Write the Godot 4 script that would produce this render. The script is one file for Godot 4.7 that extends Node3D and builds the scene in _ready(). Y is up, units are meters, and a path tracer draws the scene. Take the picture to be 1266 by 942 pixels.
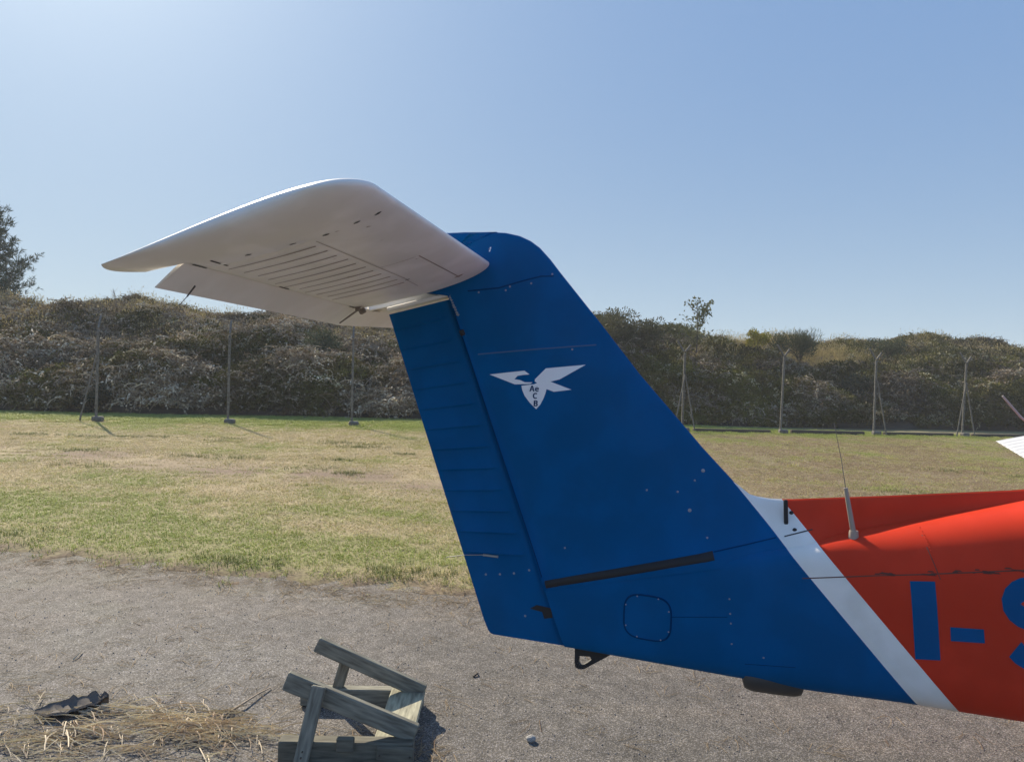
extends Node3D

var rng := RandomNumberGenerator.new()
var M := {}
var noise_a := FastNoiseLite.new()
var noise_b := FastNoiseLite.new()
var noise_c := FastNoiseLite.new()
var mounds := FastNoiseLite.new()
var air: Node3D
const SUN_AZ := -33.0      # degrees left of straight ahead
const SUN_EL := 33.0

# ------------------------------------------------------------------ helpers
func V(x, y) -> Vector2:
	return Vector2(x, y)

func mb() -> SurfaceTool:
	var st := SurfaceTool.new()
	st.begin(Mesh.PRIMITIVE_TRIANGLES)
	st.set_smooth_group(0)
	return st

func tri(st: SurfaceTool, a, b, c) -> void:
	st.add_vertex(a); st.add_vertex(b); st.add_vertex(c)

func quad(st: SurfaceTool, a, b, c, d) -> void:
	tri(st, a, b, c); tri(st, a, c, d)

func grid(st: SurfaceTool, rows: Array, closed := false) -> void:
	for i in rows.size() - 1:
		var a: Array = rows[i]
		var b: Array = rows[i + 1]
		var n := a.size()
		for j in (n if closed else n - 1):
			var k := (j + 1) % n
			quad(st, a[j], a[k], b[k], b[j])

func fan(st: SurfaceTool, ring: Array) -> void:
	var c := Vector3.ZERO
	for p in ring: c += p
	c /= ring.size()
	for j in ring.size():
		tri(st, c, ring[j], ring[(j + 1) % ring.size()])

func tube(st: SurfaceTool, pts: Array, r0: float, r1: float, sides := 6, cap := true) -> void:
	var rows := []
	var n := pts.size()
	for i in n:
		var d: Vector3 = pts[min(i + 1, n - 1)] - pts[max(i - 1, 0)]
		d = d.normalized()
		var u := d.cross(Vector3(0.31, 0.2, 0.93)).normalized()
		var w := d.cross(u)
		var r: float = lerp(r0, r1, float(i) / max(1, n - 1))
		var row := []
		for j in sides:
			var a := TAU * j / sides
			row.append(pts[i] + (u * cos(a) + w * sin(a)) * r)
		rows.append(row)
	grid(st, rows, true)
	if cap:
		st.set_smooth_group(-1)
		fan(st, rows[0]); fan(st, rows[n - 1])
		st.set_smooth_group(0)

# chamfered box, flat shaded
func box(st: SurfaceTool, c: Vector3, s: Vector3, b := Basis.IDENTITY, bev := 0.004) -> void:
	st.set_smooth_group(-1)
	var h := s * 0.5
	bev = min(bev, min(h.x, min(h.y, h.z)) * 0.45)
	var P := func(ix, iy, iz, ax) -> Vector3:
		var v := Vector3(ix * h.x, iy * h.y, iz * h.z)
		for k in 3:
			if k != ax: v[k] -= signf(v[k]) * bev
		return c + b * v
	for ax in 3:
		var o1 := (ax + 1) % 3
		var o2 := (ax + 2) % 3
		for sg in [-1, 1]:
			var q := []
			for cc in [[-1, -1], [1, -1], [1, 1], [-1, 1]]:
				var i := [0, 0, 0]
				i[ax] = sg; i[o1] = cc[0]; i[o2] = cc[1]
				q.append(P.call(i[0], i[1], i[2], ax))
			quad(st, q[0], q[1], q[2], q[3])
		for s1 in [-1, 1]:
			for s2 in [-1, 1]:
				var q := []
				for e in [[-1, o1], [1, o1], [1, o2], [-1, o2]]:
					var i := [0, 0, 0]
					i[ax] = e[0]; i[o1] = s1; i[o2] = s2
					q.append(P.call(i[0], i[1], i[2], e[1]))
				quad(st, q[0], q[1], q[2], q[3])
	for sx in [-1, 1]:
		for sy in [-1, 1]:
			for sz in [-1, 1]:
				tri(st, P.call(sx, sy, sz, 0), P.call(sx, sy, sz, 1), P.call(sx, sy, sz, 2))
	st.set_smooth_group(0)

func commit(called: String, st: SurfaceTool, mat: Material, parent: Node = null) -> MeshInstance3D:
	st.generate_normals()
	var mi := MeshInstance3D.new()
	mi.mesh = st.commit()
	mi.material_override = mat
	mi.name = called
	(parent if parent else self).add_child(mi, true)
	return mi

func root(called: String, label: String, category: String, at := Vector3.ZERO, turn := 0.0, group := "") -> Node3D:
	var o := Node3D.new()
	o.name = called
	add_child(o, true)
	o.position = at
	o.rotation.y = turn
	o.set_meta("label", label)
	o.set_meta("category", category)
	if group: o.set_meta("group", group)
	return o

func tag(o: Node, label: String, category := "", kind := "") -> void:
	o.set_meta("label", label)
	if category: o.set_meta("category", category)
	if kind: o.set_meta("kind", kind)

func multi(called: String, mesh: Mesh, mat: Material, xf: Array, cols: Array, parent: Node = null) -> MultiMeshInstance3D:
	var mm := MultiMesh.new()
	mm.transform_format = MultiMesh.TRANSFORM_3D
	mm.use_colors = true
	mm.mesh = mesh
	mm.instance_count = xf.size()
	for i in xf.size():
		mm.set_instance_transform(i, xf[i])
		mm.set_instance_color(i, cols[i])
	var o := MultiMeshInstance3D.new()
	o.multimesh = mm
	o.material_override = mat
	o.name = called
	o.set_meta("kind", "stuff")
	(parent if parent else self).add_child(o, true)
	return o

func mat(col: Color, rough := 0.6, metal := 0.0) -> StandardMaterial3D:
	var m := StandardMaterial3D.new()
	m.albedo_color = col.linear_to_srgb()
	m.roughness = rough
	m.metallic = metal
	return m

func leaf_mat(rough := 0.7, back := 0.25) -> StandardMaterial3D:
	var m := StandardMaterial3D.new()
	m.vertex_color_use_as_albedo = true
	m.roughness = rough
	m.metallic_specular = 0.2
	m.cull_mode = BaseMaterial3D.CULL_DISABLED
	m.backlight_enabled = true
	m.backlight = Color(back, back, back * 0.7)
	return m

# grey-scale texture: lo..hi albedo multiplier from a noise, tinted
func noise_tex(n: FastNoiseLite, size: int, ramp: Array) -> ImageTexture:
	var im := n.get_seamless_image(size, size)
	im.convert(Image.FORMAT_RGB8)
	var out := Image.create(size, size, false, Image.FORMAT_RGB8)
	var g := Gradient.new()
	g.offsets = PackedFloat32Array(ramp.map(func(r): return r[0]))
	g.colors = PackedColorArray(ramp.map(func(r): return r[1]))
	var lut := []
	for i in 256: lut.append(g.sample(i / 255.0))
	for y in size:
		for x in size:
			out.set_pixel(x, y, lut[int(im.get_pixel(x, y).r * 255.0)])
	return ImageTexture.create_from_image(out)

func fnl(seed_: int, freq: float, kind := FastNoiseLite.TYPE_SIMPLEX_SMOOTH, oct := 4) -> FastNoiseLite:
	var n := FastNoiseLite.new()
	n.seed = seed_
	n.frequency = freq
	n.noise_type = kind
	n.fractal_type = FastNoiseLite.FRACTAL_FBM
	n.fractal_octaves = oct
	return n

func table(tab: Array, x: float) -> float:
	if x <= tab[0][0]: return tab[0][1]
	for i in tab.size() - 1:
		if x <= tab[i + 1][0]:
			return lerp(tab[i][1], tab[i + 1][1], (x - tab[i][0]) / (tab[i + 1][0] - tab[i][0]))
	return tab[-1][1]

# ------------------------------------------------------------------ airframe surfaces (aircraft axes: x forward, y up, z to starboard)
const TOP := [[0.0, 0.687], [0.18, 0.741], [0.862, 0.946], [1.95, 1.245], [2.3, 1.36], [2.8, 1.62], [3.3, 1.93], [3.8, 2.05], [4.5, 2.06], [4.9, 1.92], [5.35, 1.5], [6.0, 1.44], [6.7, 1.3]]
const BOT := [[0.0, 0.49], [0.28, 0.492], [1.23, 0.478], [1.54, 0.490], [1.9, 0.493], [2.5, 0.512], [3.5, 0.6], [5.0, 0.68], [6.2, 0.8], [6.7, 0.92]]
const WID := [[0.0, 0.045], [0.25, 0.052], [1.9, 0.305], [3.3, 0.545], [5.0, 0.56], [6.0, 0.48], [6.7, 0.34]]
const LEP := [[-0.60, 2.236], [-0.277, 2.244], [-0.131, 2.245], [-0.05, 2.241], [0.013, 2.227], [0.062, 2.205], [0.103, 2.176], [0.15, 2.127], [0.194, 2.073], [0.372, 1.864], [0.546, 1.653], [0.648, 1.542], [0.814, 1.361], [0.928, 1.246], [0.957, 1.215], [0.99, 1.192], [1.032, 1.183], [1.083, 1.179], [1.143, 1.181], [1.503, 1.223], [1.949, 1.279], [2.2, 1.345]]

func f_n(x: float) -> float:
	return lerp(6.0, 3.0, smoothstep(1.10, 1.46, x))

func f_z(x: float, y: float) -> float:
	var t := table(TOP, x)
	var b := table(BOT, x)
	var c := (t + b) * 0.5
	var n := f_n(x) if y > c else 5.0
	var q: float = clamp(abs(y - c) / ((t - b) * 0.5), 0.0, 1.0)
	return table(WID, x) * pow(max(0.0, 1.0 - pow(q, n)), 1.0 / n)

func f_point(x: float, th: float) -> Vector3:
	var t := table(TOP, x)
	var b := table(BOT, x)
	var c := (t + b) * 0.5
	var n := f_n(x) if sin(th) > 0 else 5.0
	return Vector3(x, c + (t - b) * 0.5 * signf(sin(th)) * pow(abs(sin(th)), 2.0 / n), table(WID, x) * signf(cos(th)) * pow(abs(cos(th)), 2.0 / n))

func f_k(s: float) -> float:
	return table([[0.078, 0.4], [1.15, 0.91], [1.285, 0.90], [2.6, 0.0]], s)

func f_ring(s: float, sides := 72) -> Array:
	var row := []
	for j in sides:
		var th := TAU * (j + 0.5) / sides
		var x := s
		var p := Vector3.ZERO
		for i in 7:
			p = f_point(x, th)
			x = s - f_k(s) * (p.y - 1.0)
		p = f_point(x, th)
		row.append(p)
	return row

func le_dist(x: float, y: float) -> float:
	var p := Vector2(x, y)
	var d := 9.0
	for i in LEP.size() - 1:
		var q := Geometry2D.get_closest_point_to_segment(p, V(LEP[i][0], LEP[i][1]), V(LEP[i + 1][0], LEP[i + 1][1]))
		d = min(d, p.distance_to(q))
	return d

func fin_t(x: float, y: float) -> float:
	var d := le_dist(x, y)
	var dors := smoothstep(1.0, 1.40, x)
	var tm: float = lerp(lerp(0.052, 0.043, clamp((y - 0.8) / 1.4, 0.0, 1.0)), 0.022, dors)
	var ln: float = lerp(0.30, 0.06, dors)
	if y > 1.95: ln = lerp(ln, 0.16, clamp((y - 1.95) / 0.2, 0.0, 1.0))
	var q: float = clamp(d / ln, 0.0, 1.0)
	var t := tm * sqrt(max(0.0, 1.0 - (1.0 - q) * (1.0 - q)))
	if d > ln: t *= lerp(1.0, 0.66, clamp((d - ln) / 0.55, 0.0, 1.0))
	var h: float = max(0.0, y - table(TOP, x) + 0.005)
	var fh: float = lerp(0.10, 0.022, smoothstep(1.12, 1.46, x))
	var wt: float = lerp(table(WID, x) * 0.965, 0.04, smoothstep(1.08, 1.42, x))
	if wt > t: t += (wt - t) * exp(-pow(h / fh, 1.3)) * q
	return max(t, 0.0025)

func rud_t(x: float, y: float) -> float:
	var a := hinge_x(y)
	var te: float = lerp(-0.088, -0.587, (y - 0.52) / 1.374)
	var q: float = clamp((a - x) / (a - te), 0.0, 1.0)
	return lerp(0.029, 0.0025, q) * smoothstep(-0.12, 0.1, q + 0.02)

func hinge_x(y: float) -> float:
	return lerp(0.279, -0.286, (y - 0.512) / 1.451)

# a flat 2-D outline laid on a side surface
func decal(st: SurfaceTool, poly: PackedVector2Array, zf: Callable, off: float, cell := 0.03) -> void:
	var lo := poly[0]
	var hi := poly[0]
	for p in poly:
		lo = lo.min(p); hi = hi.max(p)
	var x := lo.x
	while x < hi.x:
		var y := lo.y
		while y < hi.y:
			var sq := PackedVector2Array([V(x, y), V(x + cell, y), V(x + cell, y + cell), V(x, y + cell)])
			for piece in Geometry2D.intersect_polygons(poly, sq):
				var ix := Geometry2D.triangulate_polygon(piece)
				for i in range(0, ix.size(), 3):
					var q := []
					for k in 3:
						var p: Vector2 = piece[ix[i + k]]
						q.append(Vector3(p.x, p.y, zf.call(p.x, p.y) + off))
					tri(st, q[0], q[1], q[2])
			y += cell
		x += cell

# a thin raised or dark line along a side surface
func seam(st: SurfaceTool, pts: Array, width: float, zf: Callable, off: float, closed := false) -> void:
	var line := []
	var n := pts.size()
	for i in (n if closed else n - 1):
		var a: Vector2 = pts[i]
		var b: Vector2 = pts[(i + 1) % n]
		var k: int = max(1, int(a.distance_to(b) / 0.03))
		for j in k: line.append(a.lerp(b, float(j) / k))
	line.append(pts[0] if closed else pts[-1])
	var rows := []
	for i in line.size():
		var d: Vector2 = (line[min(i + 1, line.size() - 1)] - line[max(i - 1, 0)]).normalized()
		var w := Vector2(-d.y, d.x) * width * 0.5
		var row := []
		for q in [[-1.0, 0.0], [-0.55, 1.0], [0.55, 1.0], [1.0, 0.0]]:
			var p: Vector2 = line[i] + w * q[0]
			row.append(Vector3(p.x, p.y, zf.call(p.x, p.y) + lerp(-0.001, off, q[1])))
		rows.append(row)
	grid(st, rows)

func studs(st: SurfaceTool, pts: Array, r: float, zf: Callable) -> void:
	for p in pts:
		var z: float = zf.call(p.x, p.y)
		var ring := []
		var top := []
		for j in 8:
			var a := TAU * j / 8
			ring.append(Vector3(p.x + cos(a) * r, p.y + sin(a) * r, z - 0.001))
			top.append(Vector3(p.x + cos(a) * r * 0.6, p.y + sin(a) * r * 0.6, z + 0.0025))
		grid(st, [ring, top], true)
		fan(st, top)

func naca(u: float, t: float) -> float:
	return 5.0 * t * (0.2969 * sqrt(max(u, 0.0)) - 0.126 * u - 0.3516 * u * u + 0.2843 * pow(u, 3) - 0.1015 * pow(u, 4))

# ------------------------------------------------------------------ scene
func _ready() -> void:
	rng.seed = 7
	noise_a = fnl(3, 0.35)
	noise_b = fnl(11, 1.6)
	noise_c = fnl(23, 0.09)
	mounds.seed = 5
	mounds.noise_type = FastNoiseLite.TYPE_CELLULAR
	mounds.frequency = 0.40
	mounds.cellular_return_type = FastNoiseLite.RETURN_DISTANCE
	mounds.fractal_type = FastNoiseLite.FRACTAL_NONE
	camera_and_light()
	materials()
	build_ground()
	build_embankment()
	build_airplane()
	build_trees()
	build_fence()
	build_small_things()
	build_grass()

func camera_and_light() -> void:
	var cam := Camera3D.new()
	cam.name = "camera"
	add_child(cam)
	cam.position = Vector3(0, 1.68, 0)
	cam.basis = Basis(Vector3.RIGHT, deg_to_rad(-1.3)) * Basis(Vector3.BACK, deg_to_rad(2.0))
	cam.fov = 52.27
	cam.near = 0.05
	cam.far = 2000.0
	cam.current = true
	var az := deg_to_rad(SUN_AZ)
	var el := deg_to_rad(SUN_EL)
	var to_sun := Vector3(sin(az) * cos(el), sin(el), -cos(az) * cos(el))
	var sun := DirectionalLight3D.new()
	sun.name = "sun"
	add_child(sun)
	sun.look_at_from_position(to_sun * 50.0, Vector3.ZERO)
	sun.light_energy = 1.6
	sun.light_color = Color(1.0, 0.94, 0.84)
	sun.light_angular_distance = 0.5
	sun.shadow_enabled = true
	# clear autumn sky with a pale aureole round the sun
	var w := 512
	var h := 256
	var im := Image.create(w, h, false, Image.FORMAT_RGBF)
	for j in h:
		var th := PI * (j + 0.5) / h
		for i in w:
			var ph := (float(i) + 0.5) / w * TAU
			var d := Vector3(sin(ph) * sin(th), cos(th), -cos(ph) * sin(th))
			var y: float = max(d.y, 0.0)
			var mu: float = clamp(d.dot(to_sun), -1.0, 1.0)
			var ang := acos(mu)
			var hor := Vector3(0.561, 0.726, 0.809)
			var zen := Vector3(0.174, 0.324, 0.618)
			var c: Vector3 = hor.lerp(zen, 1.0 - exp(-y * 6.0)) * Vector3(0.88, 0.98, 1.10).lerp(Vector3.ONE, smoothstep(-0.6, 0.4, mu))
			c += Vector3(0.958, 0.936, 0.716) * exp(-ang * 4.0)
			c /= 1.52
			im.set_pixel(i, j, Color(c.x, c.y, c.z))
	var ps := PanoramaSkyMaterial.new()
	ps.panorama = ImageTexture.create_from_image(im)
	var sky := Sky.new()
	sky.sky_material = ps
	var env := Environment.new()
	env.background_mode = Environment.BG_SKY
	env.sky = sky
	env.tonemap_mode = Environment.TONE_MAPPER_LINEAR
	env.tonemap_exposure = 1.52
	env.sdfgi_enabled = true
	env.ssao_enabled = true
	env.ssil_enabled = true
	env.fog_enabled = true
	env.fog_light_color = Color(0.90, 0.90, 0.90)
	env.fog_density = 0.0018
	var we := WorldEnvironment.new()
	we.name = "world_environment"
	we.environment = env
	add_child(we)

func paint(col: Color, rough: float, grime: float, seed_: int) -> StandardMaterial3D:
	var m := StandardMaterial3D.new()
	m.albedo_color = col.linear_to_srgb()
	m.roughness = rough
	var lo := Color(1, 1, 1).lerp(Color(0.62, 0.58, 0.50), grime)
	m.albedo_texture = noise_tex(fnl(seed_, 0.012, FastNoiseLite.TYPE_SIMPLEX_SMOOTH, 6), 256, [[0.0, lo], [0.42, Color(0.95, 0.95, 0.94)], [0.7, Color(1, 1, 1)], [1.0, Color(1, 1, 1)]])
	m.uv1_triplanar = true
	m.uv1_scale = Vector3(1.1, 1.1, 1.1)
	return m

func materials() -> void:
	M.blue = paint(Color(0.0001, 0.098, 0.285), 0.55, 0.16, 31)
	M.blue.metallic_specular = 0.12
	M.blue_dark = mat(Color(0.0005, 0.036, 0.115), 0.6)
	M.blue_dark.metallic_specular = 0.08
	M.white = paint(Color(0.89, 0.865, 0.82), 0.45, 0.14, 32)
	M.orange = paint(Color(0.66, 0.047, 0.019), 0.48, 0.16, 33)
	M.orange.metallic_specular = 0.18
	M.emblem = mat(Color(0.86, 0.88, 0.92), 0.5)
	M.black = mat(Color(0.012, 0.012, 0.013), 0.6)
	M.seam = mat(Color(0.03, 0.028, 0.027), 0.7)
	M.screw = mat(Color(0.30, 0.32, 0.35), 0.5, 0.3)
	M.metal = mat(Color(0.42, 0.41, 0.38), 0.38, 0.7)
	M.rubber = mat(Color(0.018, 0.018, 0.018), 0.85)
	M.pane = mat(Color(0.03, 0.035, 0.04), 0.08)
	M.grey_plastic = mat(Color(0.14, 0.13, 0.12), 0.5)
	# weathered grey wood
	var wn := fnl(41, 0.02, FastNoiseLite.TYPE_SIMPLEX_SMOOTH, 5)
	var wood := StandardMaterial3D.new()
	wood.albedo_texture = noise_tex(wn, 256, [[0.0, Color(0.36, 0.35, 0.31)], [0.38, Color(0.47, 0.465, 0.42)], [0.65, Color(0.52, 0.515, 0.465)], [1.0, Color(0.60, 0.59, 0.53)]])
	wood.uv1_triplanar = true
	wood.uv1_scale = Vector3(1.0, 7.0, 7.0)
	wood.roughness = 0.85
	M.wood = wood
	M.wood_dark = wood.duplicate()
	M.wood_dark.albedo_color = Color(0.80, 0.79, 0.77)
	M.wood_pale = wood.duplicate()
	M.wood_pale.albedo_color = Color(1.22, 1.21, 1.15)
	M.wing = mat(Color(0.66, 0.66, 0.65), 0.4)
	var concrete := StandardMaterial3D.new()
	concrete.albedo_texture = noise_tex(fnl(42, 0.03), 256, [[0.0, Color(0.30, 0.29, 0.27)], [0.5, Color(0.42, 0.41, 0.38)], [1.0, Color(0.54, 0.53, 0.50)]])
	concrete.uv1_triplanar = true
	concrete.uv1_world_triplanar = true
	concrete.uv1_scale = Vector3(1.5, 1.5, 1.5)
	concrete.roughness = 0.9
	M.concrete = concrete
	M.bark = mat(Color(0.12, 0.105, 0.092), 0.9)
	M.twig = mat(Color(0.20, 0.145, 0.095), 0.85)
	M.stem = mat(Color(0.075, 0.06, 0.045), 0.9)
	M.stone = mat(Color(0.34, 0.33, 0.31), 0.9)
	M.leaf = leaf_mat()
	M.straw = leaf_mat(0.75, 0.55)
	M.cane = leaf_mat(0.8, 0.22)
	M.grassm = leaf_mat(0.65, 0.5)
	# old asphalt: pale exposed aggregate in grey-brown binder
	var size := 1024
	var cell := FastNoiseLite.new()
	cell.seed = 51
	cell.noise_type = FastNoiseLite.TYPE_CELLULAR
	cell.frequency = 0.33
	cell.cellular_return_type = FastNoiseLite.RETURN_CELL_VALUE
	cell.fractal_type = FastNoiseLite.FRACTAL_NONE
	var cd := cell.duplicate()
	cd.cellular_return_type = FastNoiseLite.RETURN_DISTANCE
	var ci := cell.get_seamless_image(size, size)
	var di: Image = cd.get_seamless_image(size, size)
	var li := fnl(52, 0.012, FastNoiseLite.TYPE_SIMPLEX_SMOOTH, 4).get_seamless_image(size, size)
	var al := Image.create(size, size, false, Image.FORMAT_RGB8)
	var hi := Image.create(size, size, false, Image.FORMAT_RGB8)
	for y in size:
		for x in size:
			var cv := ci.get_pixel(x, y).r
			var dv := di.get_pixel(x, y).r
			var lv := li.get_pixel(x, y).r
			var v := 0.395 + (lv - 0.5) * 0.12
			var stone := cv > 0.5 and dv < 0.6
			var tint := Vector3(0.965, 0.93, 0.88)
			if stone:
				v += (cv - 0.42) * 0.50
				if fmod(cv * 37.0, 1.0) > 0.55: tint = Vector3(0.96, 0.94, 0.945)
			else:
				v -= dv * 0.13
			v += (rng.randf() - 0.5) * 0.10
			al.set_pixel(x, y, Color(v * tint.x, v * tint.y, v * tint.z))
			var hh := (0.75 - dv * 0.5) if stone else 0.25
			hi.set_pixel(x, y, Color(hh, hh, hh))
	hi.bump_map_to_normal_map(2.0)
	var asp := StandardMaterial3D.new()
	asp.albedo_texture = ImageTexture.create_from_image(al)
	asp.normal_enabled = true
	asp.normal_texture = ImageTexture.create_from_image(hi)
	asp.normal_scale = 0.8
	asp.uv1_triplanar = true
	asp.uv1_world_triplanar = true
	asp.uv1_scale = Vector3(0.62, 0.62, 0.62)
	asp.vertex_color_use_as_albedo = true
	asp.roughness = 0.92
	M.asphalt = asp
	var soil := StandardMaterial3D.new()
	soil.albedo_texture = noise_tex(fnl(61, 0.05, FastNoiseLite.TYPE_SIMPLEX_SMOOTH, 5), 512, [[0.0, Color(0.50, 0.48, 0.44)], [0.45, Color(0.82, 0.80, 0.76)], [1.0, Color(1, 1, 1)]])
	soil.uv1_triplanar = true
	soil.uv1_world_triplanar = true
	soil.uv1_scale = Vector3(0.9, 0.9, 0.9)
	soil.vertex_color_use_as_albedo = true
	soil.roughness = 0.95
	M.soil = soil

# ------------------------------------------------------------------ ground
func edge_z(x: float) -> float:
	return -5.30 + 0.215 * x + 0.20 * noise_a.get_noise_2d(x * 2.0, 4.0) + 0.16 * noise_b.get_noise_2d(x * 1.3, 9.0)

func into_grass(x: float, z: float) -> float:
	return edge_z(x) - z

func ground_y(x: float, z: float) -> float:
	var sd := into_grass(x, z)
	var n := noise_b.get_noise_2d(x * 1.5, z * 1.5)
	var y: float = -0.03 + 0.055 * smoothstep(-0.15, 0.40, sd + n * 0.32)
	if sd > 0.0: y += clamp(sd, 0.0, 1.0) * (0.006 * n + 0.012 * noise_a.get_noise_2d(x * 0.5, z * 0.5))
	return y

# how green the turf is at a spot, 0 straw .. 1 green
func green_at(x: float, z: float) -> float:
	var sd := into_grass(x, z)
	var fo := fence_off(x, z)
	var g := 0.33 + 1.1 * noise_a.get_noise_2d(x * 0.9, z * 1.4) + 0.35 * noise_b.get_noise_2d(x * 0.8, z)
	g += 0.62 * exp(-pow((sd - 0.9) / 1.2, 2.0))
	g += 0.20 * exp(-pow((sd - 3.0) / 1.2, 2.0))
	g -= 0.30 * exp(-pow((sd - 5.2) / 1.0, 2.0))
	g -= 0.22 * exp(-pow((sd - 8.0) / 2.0, 2.0))
	g += 0.8 * smoothstep(-2.2, 0.5, fo)
	g -= 0.16 * smoothstep(1.0, 6.0, x) * smoothstep(-1.5, -3.0, fo)
	return clamp(g, 0.0, 1.0)

# metres behind the fence line (negative: towards the camera), and along it
func fence_off(x: float, z: float) -> float:
	return (x + 9.5) * -0.198 + (z + 17.75) * -0.980

func fence_pt(s: float, o: float) -> Vector3:
	return Vector3(-9.5 + s * 0.980 - o * 0.198, 0, -17.75 - s * 0.198 - o * 0.980)

func spread(lo: float, hi: float, fine: float, far_lo: float, far_hi: float) -> Array:
	var a := []
	var x := lo
	while x <= hi:
		a.append(x); x += fine
	var st := fine
	x = hi
	while x < far_hi:
		st *= 1.45; x += st; a.append(x)
	st = fine
	x = lo
	while x > far_lo:
		st *= 1.45; x -= st; a.push_front(x)
	return a

func sheet(called: String, xs: Array, zs: Array, yf: Callable, cf: Callable, m: Material) -> MeshInstance3D:
	var pts := PackedVector3Array()
	var cols := PackedColorArray()
	var ix := PackedInt32Array()
	for z in zs:
		for x in xs:
			pts.append(Vector3(x, yf.call(x, z), z))
			cols.append(cf.call(x, z))
	var n := xs.size()
	for j in zs.size() - 1:
		for i in n - 1:
			var a := j * n + i
			ix.append_array(PackedInt32Array([a, a + 1, a + n, a + 1, a + n + 1, a + n]))
	var nor := PackedVector3Array()
	nor.resize(pts.size())
	for k in range(0, ix.size(), 3):
		var c := (pts[ix[k + 2]] - pts[ix[k]]).cross(pts[ix[k + 1]] - pts[ix[k]])
		for q in 3: nor[ix[k + q]] += c
	for k in nor.size():
		nor[k] = nor[k].normalized()
		if nor[k].y < 0: nor[k] = -nor[k]
	var arr := []
	arr.resize(Mesh.ARRAY_MAX)
	arr[Mesh.ARRAY_VERTEX] = pts
	arr[Mesh.ARRAY_NORMAL] = nor
	arr[Mesh.ARRAY_COLOR] = cols
	arr[Mesh.ARRAY_INDEX] = ix
	var am := ArrayMesh.new()
	am.add_surface_from_arrays(Mesh.PRIMITIVE_TRIANGLES, arr)
	var mi := MeshInstance3D.new()
	mi.mesh = am
	mi.material_override = m
	mi.name = called
	mi.set_meta("kind", "structure")
	add_child(mi, true)
	return mi

func build_ground() -> void:
	var g := sheet("ground", spread(-9.0, 8.0, 0.085, -700, 700), spread(-8.6, -4.0, 0.085, -900, 300), ground_y, func(x, z):
		var sd := into_grass(x, z)
		var gr := green_at(x, z)
		var c := Color(0.50, 0.41, 0.25).lerp(Color(0.31, 0.245, 0.155), smoothstep(0.0, 5.0, x)).lerp(Color(0.28, 0.275, 0.11), gr * 0.8)  # paler straw at left has veiling lens glare put into the colour
		var edge := 1.0 - smoothstep(0.0, 0.55, sd + 0.3 * noise_b.get_noise_2d(x * 2.0, z * 2.0))
		c = c.lerp(Color(0.20, 0.145, 0.10), edge)
		var strip := exp(-pow((sd - 5.0 - 0.5 * noise_a.get_noise_2d(x, 3.0)) / 0.75, 2.0)) * smoothstep(-0.45, 0.05, noise_b.get_noise_2d(x * 0.5, z * 2.0))
		c = c.lerp(Color(0.23, 0.155, 0.115), 0.95 * strip)
		if fence_off(x, z) > 2.5: c = c.lerp(Color(0.06, 0.06, 0.03), 0.6)
		return c, M.soil)
	tag(g, "dry mown grass field between the asphalt and the fence")
	var a := sheet("asphalt", spread(-6.0, 6.0, 0.14, -300, 300), spread(-7.4, -1.5, 0.14, -8.0, 120), func(_x, _z): return 0.0, func(x, z):
		var n := noise_a.get_noise_2d(x * 1.2, z * 2.2)
		var n2 := noise_b.get_noise_2d(x * 0.9, z * 1.8)
		var v := 0.93 + 0.16 * n + 0.12 * n2 - 0.20 * smoothstep(-1.8, 0.8, x)  # left side kept lighter, lens glare put into the tone
		var sd := into_grass(x, z)
		v += 0.10 * noise_b.get_noise_2d((x + z) * 0.25, (x - z * 0.6) * 2.2)
		var c := Color(v, v * 0.985, v * 0.97)
		var dust_and_glare := smoothstep(-0.9, 0.1, sd + 0.5 * n2) * 0.5 + smoothstep(0.05, 0.5, n2) * 0.25
		dust_and_glare += 0.30 * smoothstep(1.2, 3.2, -x) * (0.6 + n)  # left-hand term paints lens glare into the colour, beside the real dust
		return c.lerp(Color(1.10, 0.98, 0.84), clamp(dust_and_glare, 0.0, 0.7)), M.asphalt)
	tag(a, "worn grey asphalt apron dusted with straw")

# ------------------------------------------------------------------ bank behind the fence
func bank_h(s: float, o: float) -> float:
	var base := table([[2.3, -0.1], [2.7, 0.22], [3.6, 0.52], [5.0, 0.92], [7.0, 1.42], [9.0, 1.90], [11.0, 2.26], [14.0, 2.45], [40.0, 2.3], [90.0, -0.5]], o + 0.5 * noise_a.get_noise_2d(s * 0.7, 70.0))
	var k := smoothstep(2.2, 3.6, o) * (1.0 - smoothstep(14.0, 40.0, o))
	var m: float = 1.0 - clamp(mounds.get_noise_2d(s, o * 1.15) + 1.0, 0.0, 1.0)
	base += k * (0.62 * noise_a.get_noise_2d(s * 0.55, o * 0.6) + 1.15 * pow(m, 0.7) * (0.75 + 0.5 * noise_a.get_noise_2d(s * 0.5, 9.0)) + 0.10 * noise_b.get_noise_2d(s, o))
	base += 0.55 * exp(-pow((s - 14.6) / 1.7, 2.0) - pow((o - 7.4) / 2.4, 2.0))
	return base

func bank_pt(s: float, o: float) -> Vector3:
	var p := fence_pt(s, o)
	p.y = bank_h(s, o)
	return p

func leaf(st: SurfaceTool, at: Vector3, dir: Vector3, ln: float, wd: float) -> void:
	var u := dir.cross(Vector3(rng.randf_range(-1, 1), rng.randf_range(-1, 1), rng.randf_range(-1, 1))).normalized() * wd * 0.5
	var m := at + dir * ln * 0.5
	tri(st, at, m + u, at + dir * ln)
	tri(st, at, at + dir * ln, m - u)

func rdir(up := 0.0) -> Vector3:
	return (Vector3(rng.randfn(), rng.randfn() + up, rng.randfn())).normalized()

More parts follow.
